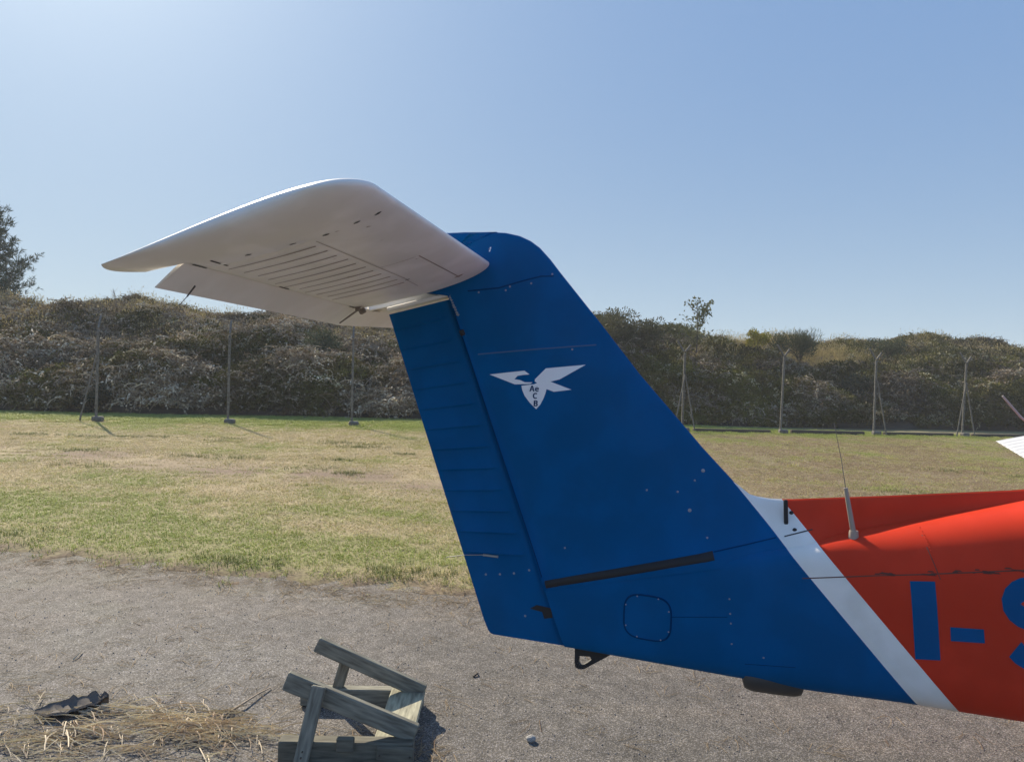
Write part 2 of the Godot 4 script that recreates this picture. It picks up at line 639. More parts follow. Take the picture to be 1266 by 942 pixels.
func spray_mesh(leaves: int, ln: float, lf: float, cane: float) -> ArrayMesh:
	var st := mb()
	st.set_smooth_group(-1)
	for c in 3:
		var a := TAU * (c + rng.randf()) / 3.0
		var out := Vector3(cos(a), 0, sin(a))
		var pts := []
		for i in 6:
			var q := i / 5.0
			pts.append(out * ln * q * 0.8 + Vector3.UP * ln * (1.25 * q - 0.95 * q * q))
		for i in 5:
			var w := Vector3(0, 0, 1).cross(pts[i + 1] - pts[i]).normalized() * cane
			var w2 := Vector3(1, 0, 0).cross(pts[i + 1] - pts[i]).normalized() * cane
			quad(st, pts[i] - w, pts[i] + w, pts[i + 1] + w, pts[i + 1] - w)
			if i < 3: quad(st, pts[i] - w2, pts[i] + w2, pts[i + 1] + w2, pts[i + 1] - w2)
		for k in leaves:
			var q := rng.randf_range(0.1, 1.0) * 4.99
			var p: Vector3 = pts[int(q)].lerp(pts[int(q) + 1], q - int(q))
			leaf(st, p + rdir() * lf * 0.5, rdir(0.2), lf * rng.randf_range(0.7, 1.3), lf * 0.6)
	st.generate_normals()
	return st.commit()

func build_embankment() -> void:
	var st := mb()
	var rows := []
	var os := []
	var o := 2.1
	while o < 13.0:
		os.append(o); o += 0.3
	for q in [14.0, 18.0, 24.0, 32.0, 42.0, 60.0, 92.0]: os.append(q)
	var s := -60.0
	while s <= 75.0:
		var row := []
		for q in os: row.append(bank_pt(s, q))
		rows.append(row)
		s += 0.35 if s > -16.0 and s < 42.0 else 1.5
	grid(st, rows)
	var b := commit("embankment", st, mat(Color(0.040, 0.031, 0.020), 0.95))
	b.set_meta("kind", "structure")
	tag(b, "long earth bank overgrown with brambles")
	# brambles over the face and crest
	var leafy := spray_mesh(16, 0.46, 0.072, 0.004)
	var dense := spray_mesh(24, 0.28, 0.062, 0.003)
	var dry := spray_mesh(7, 0.66, 0.075, 0.008)
	var xf := [[], [], []]
	var cl := [[], [], []]
	for i in 95000:
		var ss := rng.randf_range(-16.0, 36.0)
		var oo := 2.5 + pow(rng.randf(), 1.15) * 11.0
		var hollow: float = -mounds.get_noise_2d(ss, oo * 1.15)
		if hollow < 0.42 and rng.randf() < 0.80: continue
		if oo > 6.0 and rng.randf() < 1.3 * exp(-pow((ss - 23.0) / 2.0, 2.0)): continue
		var p := bank_pt(ss, oo)
		var e := 0.15
		var dx := bank_h(ss + e, oo) - bank_h(ss - e, oo)
		var dz := bank_h(ss, oo + e) - bank_h(ss, oo - e)
		var nrm := (Vector3(0, 2 * e, 0) - Vector3(0.98, 0, -0.198) * dx - Vector3(-0.198, 0, -0.98) * dz).normalized()
		var patch := noise_a.get_noise_2d(ss * 0.9 + 200.0, oo * 1.6)
		var fine := noise_b.get_noise_2d(ss * 1.2, oo * 1.2 + 50.0)
		var kind := 0
		var r := rng.randf()
		var dry_and_glare: float = 0.11 + 0.31 * smoothstep(14.0, 7.0, ss) - patch * 1.1 + 0.25 * fine - 0.16 * smoothstep(10.0, 18.0, ss)  # real dry patches, plus a paler left standing in for veiling glare
		if r < dry_and_glare * 0.75: kind = 2
		elif r < dry_and_glare * 0.75 + 0.40: kind = 1
		var up := nrm.lerp(Vector3.UP, 0.45).normalized()
		var bs := Basis(Quaternion(Vector3.UP, (up + rdir() * 0.35).normalized())) * Basis(Vector3.UP, rng.randf() * TAU)
		var sc := rng.randf_range(0.55, 1.25) * (1.0 if oo < 9.0 else 0.85)
		xf[kind].append(Transform3D(bs.scaled(Vector3.ONE * sc), p + nrm * rng.randf_range(-0.06, 0.10)))
		var v := rng.randf_range(0.7, 1.3)
		var c: Color
		if kind == 2:
			c = Color(0.23, 0.17, 0.105).lerp(Color(0.58, 0.50, 0.37), pow(rng.randf(), 1.6)) * v  # dry tan canes, the pale end coloured as if sunlit
		else:
			c = Color(0.105, 0.100, 0.018).lerp(Color(0.165, 0.105, 0.045), clamp(dry_and_glare + rng.randf_range(-0.25, 0.25), 0.0, 1.0)) * v
			if rng.randf() < 0.10: c = Color(0.42, 0.38, 0.24) * v  # a tenth of the sprays painted pale as if catching the sun
		if kind == 2: c *= lerp(1.0, 0.60, smoothstep(8.0, 14.0, ss))
		c *= 0.62 + 0.95 * clamp(noise_a.get_noise_2d(ss * 0.6 + 500.0, oo * 1.2) + 0.35, 0.0, 1.0)
		cl[kind].append(c)
	var br := Node3D.new()
	br.name = "brambles"
	add_child(br)
	tag(br, "tangled brown and olive brambles covering the bank", "brambles", "stuff")
	multi("leafy_canes", leafy, M.leaf, xf[0], cl[0], br)
	multi("leaf_clumps", dense, M.leaf, xf[1], cl[1], br)
	multi("dry_canes", dry, M.cane, xf[2], cl[2], br)
	# tall straw along the crest
	var sm := mb()
	sm.set_smooth_group(-1)
	for k in 14:
		var a := rng.randf() * TAU
		var l := rng.randf_range(0.25, 0.6)
		var b0 := Vector3(cos(a), 0, sin(a)) * 0.06
		var t := b0 + Vector3(cos(a) * 0.18, l, sin(a) * 0.18)
		var w := Vector3(0.004, 0, 0.003)
		tri(sm, b0 - w, b0 + w, t)
		var wz := Vector3(-0.003, 0, 0.004)
		tri(sm, b0 - wz, b0 + wz, t)
		leaf(sm, t - Vector3(0, 0.07, 0), (t - b0).normalized(), 0.10, 0.02)
	sm.generate_normals()
	var straw := sm.commit()
	var sx := []
	var sc2 := []
	for i in 9000:
		var ss := rng.randf_range(-16.0, 36.0)
		var oo := rng.randf_range(6.2, 13.0)
		var dens := 0.25 + 0.9 * noise_a.get_noise_2d(ss * 0.6 + 90.0, oo * 0.5) + 1.4 * exp(-pow((ss - 23.0) / 2.2, 2.0)) + 0.75 * smoothstep(4.0, -3.0, ss)
		if rng.randf() > dens: continue
		var sz := rng.randf_range(0.5, 1.05)
		sx.append(Transform3D(Basis(Vector3.UP, rng.randf() * TAU).scaled(Vector3(sz, sz, sz)), bank_pt(ss, oo)))
		sc2.append(Color(0.58, 0.46, 0.25).lerp(Color(0.40, 0.33, 0.16), rng.randf()) * rng.randf_range(0.8, 1.2))
	var tg := multi("tall_dry_grass", straw, M.straw, sx, sc2)
	tag(tg, "tall straw coloured grass along the crest of the bank", "grass", "stuff")

# ------------------------------------------------------------------ trees and shrubs on the bank
func lump_crown(st: SurfaceTool, lumps: Array, n: int, ln: float, wd: float, up := 0.3) -> void:
	st.set_smooth_group(-1)
	for i in n:
		var l: Array = lumps[rng.randi() % lumps.size()]
		var d := rdir()
		var r: float = pow(rng.randf(), 0.45)
		var p: Vector3 = l[0] + d * l[1] * r
		leaf(st, p, (d * 0.7 + rdir(up)).normalized(), ln * rng.randf_range(0.6, 1.35), wd)

func shrub(called: String, label: String, cat: String, at: Vector3, rad: float, high: float, col: Color, n: int, ln: float, wd: float, lumps_n := 14, up := 0.4) -> Node3D:
	var o := root(called, label, cat, at)
	var lumps := []
	for i in lumps_n:
		var a := rng.randf() * TAU
		var r := sqrt(rng.randf()) * rad * 0.75
		var y: float = high * rng.randf_range(0.25, 0.85) * (1.0 - 0.4 * pow(r / rad, 2.0))
		lumps.append([Vector3(cos(a) * r, y, sin(a) * r), rad * rng.randf_range(0.22, 0.42)])
	if at.y > 1.5: o.position.y += 0.30
	var st := mb()
	for l in lumps:
		tube(st, [Vector3(0, -0.1, 0), l[0] * Vector3(0.35, 0.5, 0.35), l[0]], 0.018, 0.005, 5, false)
	commit("stems", st, M.stem, o)
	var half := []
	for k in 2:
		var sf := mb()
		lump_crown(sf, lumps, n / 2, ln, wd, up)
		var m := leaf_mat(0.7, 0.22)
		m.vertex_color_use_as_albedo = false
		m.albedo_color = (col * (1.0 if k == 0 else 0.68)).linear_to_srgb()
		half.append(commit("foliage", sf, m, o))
	return o

func on_bank(x: float, z: float) -> Vector3:
	var s := (x + 9.5) * 0.980 + (z + 17.75) * -0.198
	var p := bank_pt(s, fence_off(x, z))
	p.y -= 0.05
	return p

func build_trees() -> void:
	# pine at the left edge of the view
	var base := on_bank(-21.9, -31.5)
	var pine := root("pine_tree", "dark green pine tree standing on the bank, cut by the left edge of the photo", "tree", base)
	var th := 5.1
	var st := mb()
	tube(st, [Vector3(0, -0.3, 0), Vector3(0.08, 1.5, 0.03), Vector3(0.02, 3.0, -0.05), Vector3(0.05, th, 0)], 0.16, 0.03, 9)
	commit("trunk", st, M.stem, pine)
	var bst := mb()
	var nst := mb()
	nst.set_smooth_group(-1)
	for i in 78:
		var q := 0.08 + 0.9 * i / 78.0
		var y := q * th
		var a := i * 2.39996 + rng.randf_range(-0.4, 0.4)
		var ln: float = (2.05 * pow(1.0 - q, 0.62) + 0.15) * rng.randf_range(0.7, 1.12)
		var out := Vector3(cos(a), 0, sin(a))
		var p0 := Vector3(0.04, y, 0)
		var pts := [p0, p0 + out * ln * 0.5 + Vector3.UP * ln * 0.12, p0 + out * ln + Vector3.UP * ln * 0.42]
		tube(bst, pts, 0.035 * (1.2 - q), 0.008, 5, false)
		var tufts := int(8 + ln * 15)
		for k in tufts:
			var f := rng.randf_range(0.3, 1.0)
			var c: Vector3 = pts[0].lerp(pts[1], f * 2.0) if f < 0.5 else pts[1].lerp(pts[2], f * 2.0 - 1.0)
			c += Vector3(rng.randfn(), rng.randfn() * 0.6, rng.randfn()) * 0.15 * ln * 0.6
			var ax := (out * 0.5 + Vector3.UP * 0.8 + rdir() * 0.5).normalized()
			for m in 15:
				var d := (ax * 0.75 + rdir() * 0.75).normalized()
				leaf(nst, c + ax * rng.randf_range(-0.1, 0.1), d, rng.randf_range(0.14, 0.25), 0.026)
	commit("branches", bst, M.stem, pine)
	var pm := leaf_mat(0.65, 0.1)
	pm.vertex_color_use_as_albedo = false
	pm.albedo_color = Color(0.05, 0.085, 0.04).linear_to_srgb()
	commit("crown", nst, pm, pine)
	# slender sapling with a thin crown
	base = on_bank(6.6, -28.0) + Vector3(0, 0.3, 0)
	var sap := root("sapling", "slender young tree with sparse small leaves rising above the bank behind the tail fin", "tree", base)
	st = mb()
	tube(st, [Vector3(0, -0.2, 0), Vector3(0.03, 0.6, 0), Vector3(-0.02, 1.35, 0.02)], 0.022, 0.006, 6)
	commit("trunk", st, M.stem, sap)
	sap.scale = Vector3(1.5, 1.5, 1.5)
	bst = mb()
	var lst := mb()
	lst.set_smooth_group(-1)
	for i in 26:
		var y := rng.randf_range(0.25, 1.3)
		var a := rng.randf() * TAU
		var ln: float = rng.randf_range(0.35, 0.75) * (1.15 - 0.5 * y)
		var p0 := Vector3(0.0, y, 0)
		var p1 := p0 + Vector3(cos(a) * ln * 0.8, ln * 0.7, sin(a) * ln * 0.8)
		tube(bst, [p0, p0.lerp(p1, 0.5) + Vector3.UP * -0.03, p1], 0.006, 0.003, 4, false)
		for k in 20:
			var p := p0.lerp(p1, rng.randf_range(0.2, 1.05)) + rdir() * 0.07
			leaf(lst, p, rdir(0.3), rng.randf_range(0.06, 0.10), 0.045)
	commit("branches", bst, M.stem, sap)
	var lm := leaf_mat(0.6, 0.25)
	lm.vertex_color_use_as_albedo = false
	lm.albedo_color = Color(0.12, 0.13, 0.055).linear_to_srgb()
	commit("crown", lst, lm, sap)
	# shrubs
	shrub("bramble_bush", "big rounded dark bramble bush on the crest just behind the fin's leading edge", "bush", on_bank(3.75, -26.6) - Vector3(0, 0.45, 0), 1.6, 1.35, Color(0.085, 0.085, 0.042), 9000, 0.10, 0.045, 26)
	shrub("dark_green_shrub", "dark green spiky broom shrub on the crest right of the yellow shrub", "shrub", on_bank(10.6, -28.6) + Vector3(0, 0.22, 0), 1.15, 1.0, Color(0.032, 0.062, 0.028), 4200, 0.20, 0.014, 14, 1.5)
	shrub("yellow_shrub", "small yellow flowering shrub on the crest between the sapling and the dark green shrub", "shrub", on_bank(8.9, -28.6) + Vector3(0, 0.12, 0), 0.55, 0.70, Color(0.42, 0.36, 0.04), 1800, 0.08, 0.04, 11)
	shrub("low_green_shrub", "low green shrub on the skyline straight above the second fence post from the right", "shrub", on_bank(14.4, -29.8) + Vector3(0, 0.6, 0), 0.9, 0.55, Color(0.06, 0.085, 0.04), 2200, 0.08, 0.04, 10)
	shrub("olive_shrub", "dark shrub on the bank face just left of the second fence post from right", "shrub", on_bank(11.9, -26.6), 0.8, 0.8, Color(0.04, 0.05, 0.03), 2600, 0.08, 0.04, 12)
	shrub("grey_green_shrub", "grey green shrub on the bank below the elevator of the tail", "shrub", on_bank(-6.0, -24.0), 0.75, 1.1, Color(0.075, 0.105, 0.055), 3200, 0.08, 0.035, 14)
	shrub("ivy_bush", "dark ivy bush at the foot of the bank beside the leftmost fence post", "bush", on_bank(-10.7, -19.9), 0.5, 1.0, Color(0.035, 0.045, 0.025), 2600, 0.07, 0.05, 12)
	# bare dead weed stalks against the sky
	var ws := mb()
	var wp := on_bank(-13.2, -26.0)
	var weed := root("dead_weed", "bare dead weed standing on the crest just below the left tip of the tailplane", "weed", wp)
	for k in 7:
		var a := rng.randf() * TAU
		var top := Vector3(cos(a) * 0.25, rng.randf_range(0.6, 1.15), sin(a) * 0.25)
		tube(ws, [Vector3.ZERO, top * Vector3(0.5, 0.6, 0.5), top], 0.008, 0.003, 4, false)
		for j in 4:
			var f := rng.randf_range(0.4, 0.95)
			tube(ws, [top * f, top * f + Vector3(rng.randf_range(-0.15, 0.15), 0.16, rng.randf_range(-0.15, 0.15))], 0.004, 0.002, 4, false)
	commit("stalks", ws, M.twig, weed)

# ------------------------------------------------------------------ fence
func build_fence() -> void:
	var f := root("wire_fence", "wire fence on grey concrete posts with angled tops along the foot of the bank", "fence", Vector3(-9.5, 0, -17.75), atan2(0.198, 0.980))
	var sp := 2.87
	for i in range(-2, 11):
		var s := i * sp
		var lean := rng.randf_range(-0.015, 0.015)
		var arms: bool = i >= 5
		var st := mb()
		var h := 2.12
		var b := Basis(Vector3.BACK, lean)
		box(st, b * Vector3(0, h * 0.5 - 0.05, 0) + Vector3(s, 0, 0), Vector3(0.054, h + 0.1, 0.054), b, 0.012)
		var p := commit("fence_post", st, M.concrete, f)
		var top := b * Vector3(0, h, 0) + Vector3(s, 0, 0)
		for k in ([-1, 1] if arms else [-1]):
			var ab := Basis(Vector3.BACK, 0.62 * -k) if arms else Basis(Vector3.RIGHT, -0.5)
			var ln := 0.36 if k < 0 else 0.24
			var sa := mb()
			box(sa, top + ab * Vector3(0, ln * 0.5 + 0.03, 0), Vector3(0.045, ln, 0.045), ab, 0.008)
			commit("arm", sa, M.concrete, p)
		# footing block
		var sf := mb()
		box(sf, Vector3(s + 0.05, 0.08, 0.05), Vector3(0.24, 0.12, 0.16), Basis(Vector3.UP, rng.randf_range(-0.15, 0.15)), 0.03)
		commit("footing", sf, M.concrete, p)
		# raking struts
		var rk := {0: [-1], 5: [-1, 1], 7: [1], 8: [-1, 1]}
		if rk.has(i):
			for k in rk[i]:
				var ss := mb()
				tube(ss, [Vector3(s, 1.55, 0.06), Vector3(s + 0.30 * k, 0.05, 0.14)], 0.018, 0.018, 6)
				commit("strut", ss, M.concrete, p)
	# low concrete kerb between the footings
	for i in range(-2, 10):
		var st := mb()
		if i < 4: continue
		box(st, Vector3((i + 0.5) * sp, 0.03 - 0.05 * rng.randf(), 0.0), Vector3(sp - 0.62, 0.20 if i > 4 else 0.13, 0.10), Basis(Vector3.BACK, rng.randf_range(-0.006, 0.006)), 0.015)
		commit("kerb_length", st, M.stem, f)
	for y in [0.35, 0.75, 1.15, 1.55, 1.95]:
		var st := mb()
		var pts := []
		for i in range(-8, 41):
			var q := i * sp * 0.25
			pts.append(Vector3(q, y - 0.04 * sin(PI * fposmod(i * 0.25, 1.0)) + rng.randf_range(-0.008, 0.008), 0.06))
		tube(st, pts, 0.0013, 0.0013, 4, false)
		commit("wire", st, M.stem, f)

# ------------------------------------------------------------------ the aeroplane
func build_airplane() -> void:
	air = root("airplane", "blue, white and orange light aeroplane with a T-shaped tail standing on the asphalt", "airplane", Vector3(0, 0, -3.35), deg_to_rad(-14.8))
	build_fuselage()
	build_fin()
	build_rudder()
	for sd in [1.0, -1.0]: build_tailplane(sd)
	build_emblem()
	build_tail_fittings()
	for sd in [1.0, -1.0]: build_wing(sd)
	build_front()

func loft(s0: float, s1: float, n: int) -> Array:
	var rows := []
	for i in n + 1: rows.append(f_ring(lerp(s0, s1, float(i) / n)))
	return rows

func build_fuselage() -> void:
	var st := mb()
	var rows := loft(0.078, 1.15, 22)
	grid(st, rows, true)
	st.set_smooth_group(-1)
	fan(st, rows[0])
	var cone := commit("tail_cone", st, M.blue, air)
	st = mb()
	grid(st, loft(1.15, 1.285, 5), true)
	commit("white_stripe", st, M.white, air)
	st = mb()
	rows = loft(1.285, 6.7, 64)
	grid(st, rows, true)
	st.set_smooth_group(-1)
	fan(st, rows[-1])
	var body := commit("fuselage", st, M.orange, air)
	# lap seams and worn scratches
	st = mb()
	seam(st, [V(1.19, 0.922), V(1.315, 0.944), V(1.578, 0.989), V(1.95, 1.06)], 0.005, f_z, 0.0012)
	var sm_red := mat(Color(0.12, 0.045, 0.03), 0.7)
	commit("panel_seam", st, sm_red, body)
	st = mb()
	seam(st, [V(1.575, 1.19), V(1.60, 1.076), V(1.635, 0.98)], 0.004, f_z, 0.0012)
	commit("panel_seam", st, sm_red, body)
	st = mb()
	for r in [[1.55, 0.986, 0.16], [1.70, 1.012, 0.10], [1.80, 1.034, 0.13], [1.42, 0.962, 0.06]]:
		for k in 7:
			var x: float = r[0] + r[2] * rng.randf()
			var y: float = r[1] + (x - r[0]) * 0.16 + rng.randf_range(-0.006, 0.008)
			var l := rng.randf_range(0.008, 0.035)
			decal(st, PackedVector2Array([V(x, y), V(x + l, y + 0.002), V(x + l * 0.8, y + 0.006), V(x + l * 0.2, y + 0.005)]), f_z, 0.0016)
	commit("scuff_marks", st, mat(Color(0.10, 0.03, 0.02), 0.8), body).set_meta("kind", "stuff")
	st = mb()
	var rv := []
	for i in 22: rv.append(V(1.583 + 0.055 * i / 22.0, 1.17 - 0.20 * i / 22.0))
	studs(st, rv, 0.0022, f_z)
	var rvm := commit("rivets", st, M.orange, body)
	rvm.set_meta("kind", "stuff")
	st = mb()
	seam(st, [V(1.0, 0.565), V(1.18, 0.586)], 0.003, f_z, 0.001)
	commit("panel_seam", st, M.blue_dark, cone)
	st = mb()
	seam(st, [V(0.72, 0.70), V(0.93, 0.735)], 0.003, f_z, 0.0012)
	commit("panel_seam", st, M.blue_dark, cone)
	# inspection cover
	st = mb()
	var pl := PackedVector2Array()
	for i in 40:
		var a := TAU * i / 40
		pl.append(V(0.623 + 0.094 * signf(cos(a)) * pow(abs(cos(a)), 0.6), 0.682 + 0.088 * signf(sin(a)) * pow(abs(sin(a)), 0.6)))
	decal(st, pl, f_z, 0.0022)
	var cov := commit("inspection_cover", st, M.blue, cone)
	st = mb()
	seam(st, Array(pl), 0.009, f_z, 0.003, true)
	commit("cover_edge", st, M.blue_dark, cone)
	st = mb()
	studs(st, [V(0.535, 0.722), V(0.58, 0.763), V(0.665, 0.764), V(0.708, 0.72), V(0.71, 0.64), V(0.68, 0.602), V(0.585, 0.60), V(0.538, 0.638), V(0.935, 0.806), V(0.940, 0.750), V(0.944, 0.713), V(0.950, 0.635), V(1.067, 0.603)], 0.0038, func(x, y): return f_z(x, y) + 0.002)
	var sc := commit("screws", st, M.screw, cone)
	sc.set_meta("kind", "stuff")
	# registration letters
	st = mb()
	decal(st, PackedVector2Array([V(1.541, 0.962), V(1.618, 0.972), V(1.644, 0.702), V(1.567, 0.692)]), f_z, 0.0016)
	commit("registration_letter", st, M.blue, body)
	st = mb()
	decal(st, PackedVector2Array([V(1.668, 0.823), V(1.767, 0.832), V(1.772, 0.785), V(1.672, 0.775)]), f_z, 0.0016)
	commit("registration_dash", st, M.blue, body)
	# letter S as a stroked outline (unit box, then sheared with the fuselage axis)
	var ctr := []
	for i in 13:
		var a := deg_to_rad(lerp(20.0, 250.0, i / 12.0))
		ctr.append(V(0.5 + 0.345 * cos(a), 0.735 + 0.19 * sin(a)))
	for i in 13:
		var a := deg_to_rad(lerp(70.0, -160.0, i / 12.0))
		ctr.append(V(0.5 + 0.345 * cos(a), 0.265 + 0.19 * sin(a)))
	var left := []
	var right := []
	for i in ctr.size():
		var d: Vector2 = (ctr[min(i + 1, ctr.size() - 1)] - ctr[max(i - 1, 0)]).normalized()
		var nn := Vector2(-d.y, d.x) * 0.13
		left.append(ctr[i] + nn); right.push_front(ctr[i] - nn)
	var to := func(p: Vector2) -> Vector2: return V(1.802 + p.x * 0.205 + (1.0 - p.y) * 0.026, 0.72 + p.y * 0.285 + p.x * 0.019)
	st = mb()
	for i in ctr.size() - 1:
		var n := left.size()
		decal(st, PackedVector2Array([to.call(left[i]), to.call(left[i + 1]), to.call(right[n - 2 - i]), to.call(right[n - 1 - i])]), f_z, 0.0016)
	commit("registration_letter", st, M.blue, body)

# one skin of the fin: rows of (x, y) become both sides
func skins(st: SurfaceTool, rows2: Array, tf: Callable) -> void:
	for sd in [1.0, -1.0]:
		var rows := []
		for r in rows2:
			var row := []
			for p in r: row.append(Vector3(p.x, p.y, sd * tf.call(p.x, p.y)))
			rows.append(row)
		grid(st, rows)

func build_fin() -> void:
	# front boundary from the fuselage up the stripe edge and the leading edge, to the cap
	var fr := []
	var sx := func(y): return 1.15 - 0.91 * (y - 1.0)
	for i in 8:
		var y: float = lerp(0.985, 1.205, i / 8.0)
		fr.append(V(sx.call(y), y))
	for i in range(14, 1, -1):
		var a := V(LEP[i][0], LEP[i][1])
		var b := V(LEP[i - 1][0], LEP[i - 1][1])
		var k: int = max(1, int(a.distance_to(b) / 0.05))
		for j in k: fr.append(a.lerp(b, float(j) / k))
	for k in 6: fr.append(V(lerp(-0.09, -0.24, k / 5.0), 2.245))
	fr.append(V(-0.277, 2.244))
	var aft_l := [V(0.185, 0.725), V(-0.286, 1.963), V(-0.50, 1.99), V(-0.585, 2.05), V(-0.60, 2.236)]
	var lens := [0.0]
	for i in fr.size() - 1: lens.append(lens[-1] + fr[i].distance_to(fr[i + 1]))
	var rows := []
	for i in fr.size():
		var q: float = lens[i] / lens[-1]
		var ay: float = q
		var a: Vector2
		# height-matched point on the aft boundary
		var ty: float = lerp(0.725, 1.963, clamp(q / 0.83, 0.0, 1.0))
		if q < 0.83: a = V(lerp(0.185, -0.286, (ty - 0.725) / 1.238), ty)
		else:
			var e := (q - 0.83) / 0.17 * 3.0
			var k: int = min(2, int(e))
			a = aft_l[1 + k].lerp(aft_l[2 + k], e - k)
		var row := []
		for j in 31:
			var f := 1.0 - pow(1.0 - j / 30.0, 1.8)
			row.append(a.lerp(fr[i], f))
		rows.append(row)
	var st := mb()
	skins(st, rows, fin_t)
	# closing edges: hinge face and front edge
	for bd in [0, 30]:
		var ring := []
		for r in rows:
			var p: Vector2 = r[bd]
			var t := fin_t(p.x, p.y)
			ring.append([Vector3(p.x, p.y, t), Vector3(p.x, p.y, -t)])
		grid(st, ring)
	var fin := commit("vertical_fin", st, M.blue, air)
	# white and orange dorsal fairings share the same thickness law
	for part in [[1.15, 1.285, "dorsal_fairing", M.white, 6], [1.285, 2.35, "dorsal_fin", M.orange, 26]]:
		var rr := []
		for i in part[4] + 1:
			var s: float = lerp(part[0], part[1], float(i) / part[4])
			var kk := f_k(s)
			var yb := 1.0
			var yt := 1.2
			for it in 12:
				yb = table(TOP, s - kk * (yb - 1.0)) - 0.03
				yt = table(LEP, s - kk * (yt - 1.0))
			if yt < yb + 0.008: yt = yb + 0.008
			var row := []
			for j in 17:
				var y: float = lerp(yb, yt, 1.0 - pow(1.0 - j / 16.0, 2.0))
				row.append(V(s - kk * (y - 1.0), y))
			rr.append(row)
		st = mb()
		skins(st, rr, fin_t)
		var ring := []
		for r in rr:
			var p: Vector2 = r[16]
			var t := fin_t(p.x, p.y)
			ring.append([Vector3(p.x, p.y, t), Vector3(p.x, p.y, -t)])
		grid(st, ring)
		commit(part[2], st, part[3], air)
	# black seal strip at the foot of the fin
	st = mb()
	var side := func(x, y): return max(fin_t(x, y), f_z(x, y))
	seam(st, [V(0.190, 0.752), V(0.40, 0.815), V(0.63, 0.885), V(0.870, 0.960)], 0.034, side, 0.006)
	commit("seal_strip", st, M.black, air)
	st = mb()
	seam(st, [V(0.870, 0.972), V(1.0, 1.012), V(1.10, 1.045)], 0.005, side, 0.002)
	commit("fairing_seam", st, M.blue_dark, fin)
	st = mb()
	seam(st, [V(1.13, 1.052), V(1.2, 1.075), V(1.232, 1.085)], 0.005, side, 0.002)
	commit("fairing_seam", st, M.seam, fin)
	# lap line above the emblem, cap seam
	st = mb()
	seam(st, [V(-0.145, 1.714), V(0.12, 1.744), V(0.365, 1.769)], 0.006, fin_t, 0.0022)
	commit("lap_seam", st, mat(Color(0.06, 0.12, 0.24), 0.5), fin)
	st = mb()
	seam(st, [V(-0.20, 1.985), V(-0.06, 2.0), V(0.04, 2.03), V(0.12, 2.052), V(0.205, 2.055)], 0.007, fin_t, 0.0016)
	commit("cap_seam", st, M.blue_dark, fin)
	st = mb()
	seam(st, [V(-0.262, 1.90), V(-0.03, 1.30), V(0.172, 0.78)], 0.006, fin_t, 0.0012)
	commit("hinge_line_seam", st, M.blue_dark, fin)
	st = mb()
	studs(st, [V(0.815, 1.275), V(0.770, 1.115)], 0.0085, fin_t)
	studs(st, [V(0.720, 1.186), V(0.843, 1.017), V(0.266, 1.747), V(-0.012, 2.006), V(0.079, 2.021), V(0.165, 2.062), V(-0.11, 2.166), V(-0.03, 1.99), V(-0.15, 1.98), V(0.785, 1.235), V(0.597, 1.184), V(0.266, 0.914)], 0.0050, fin_t)
	var s2 := commit("screws", st, M.screw, fin)
	s2.set_meta("kind", "stuff")
	# chipped white scratch near the cap
	st = mb()
	seam(st, [V(-0.110, 2.155), V(-0.106, 2.175)], 0.007, fin_t, 0.0012)
	commit("paint_chip", st, M.emblem, fin)

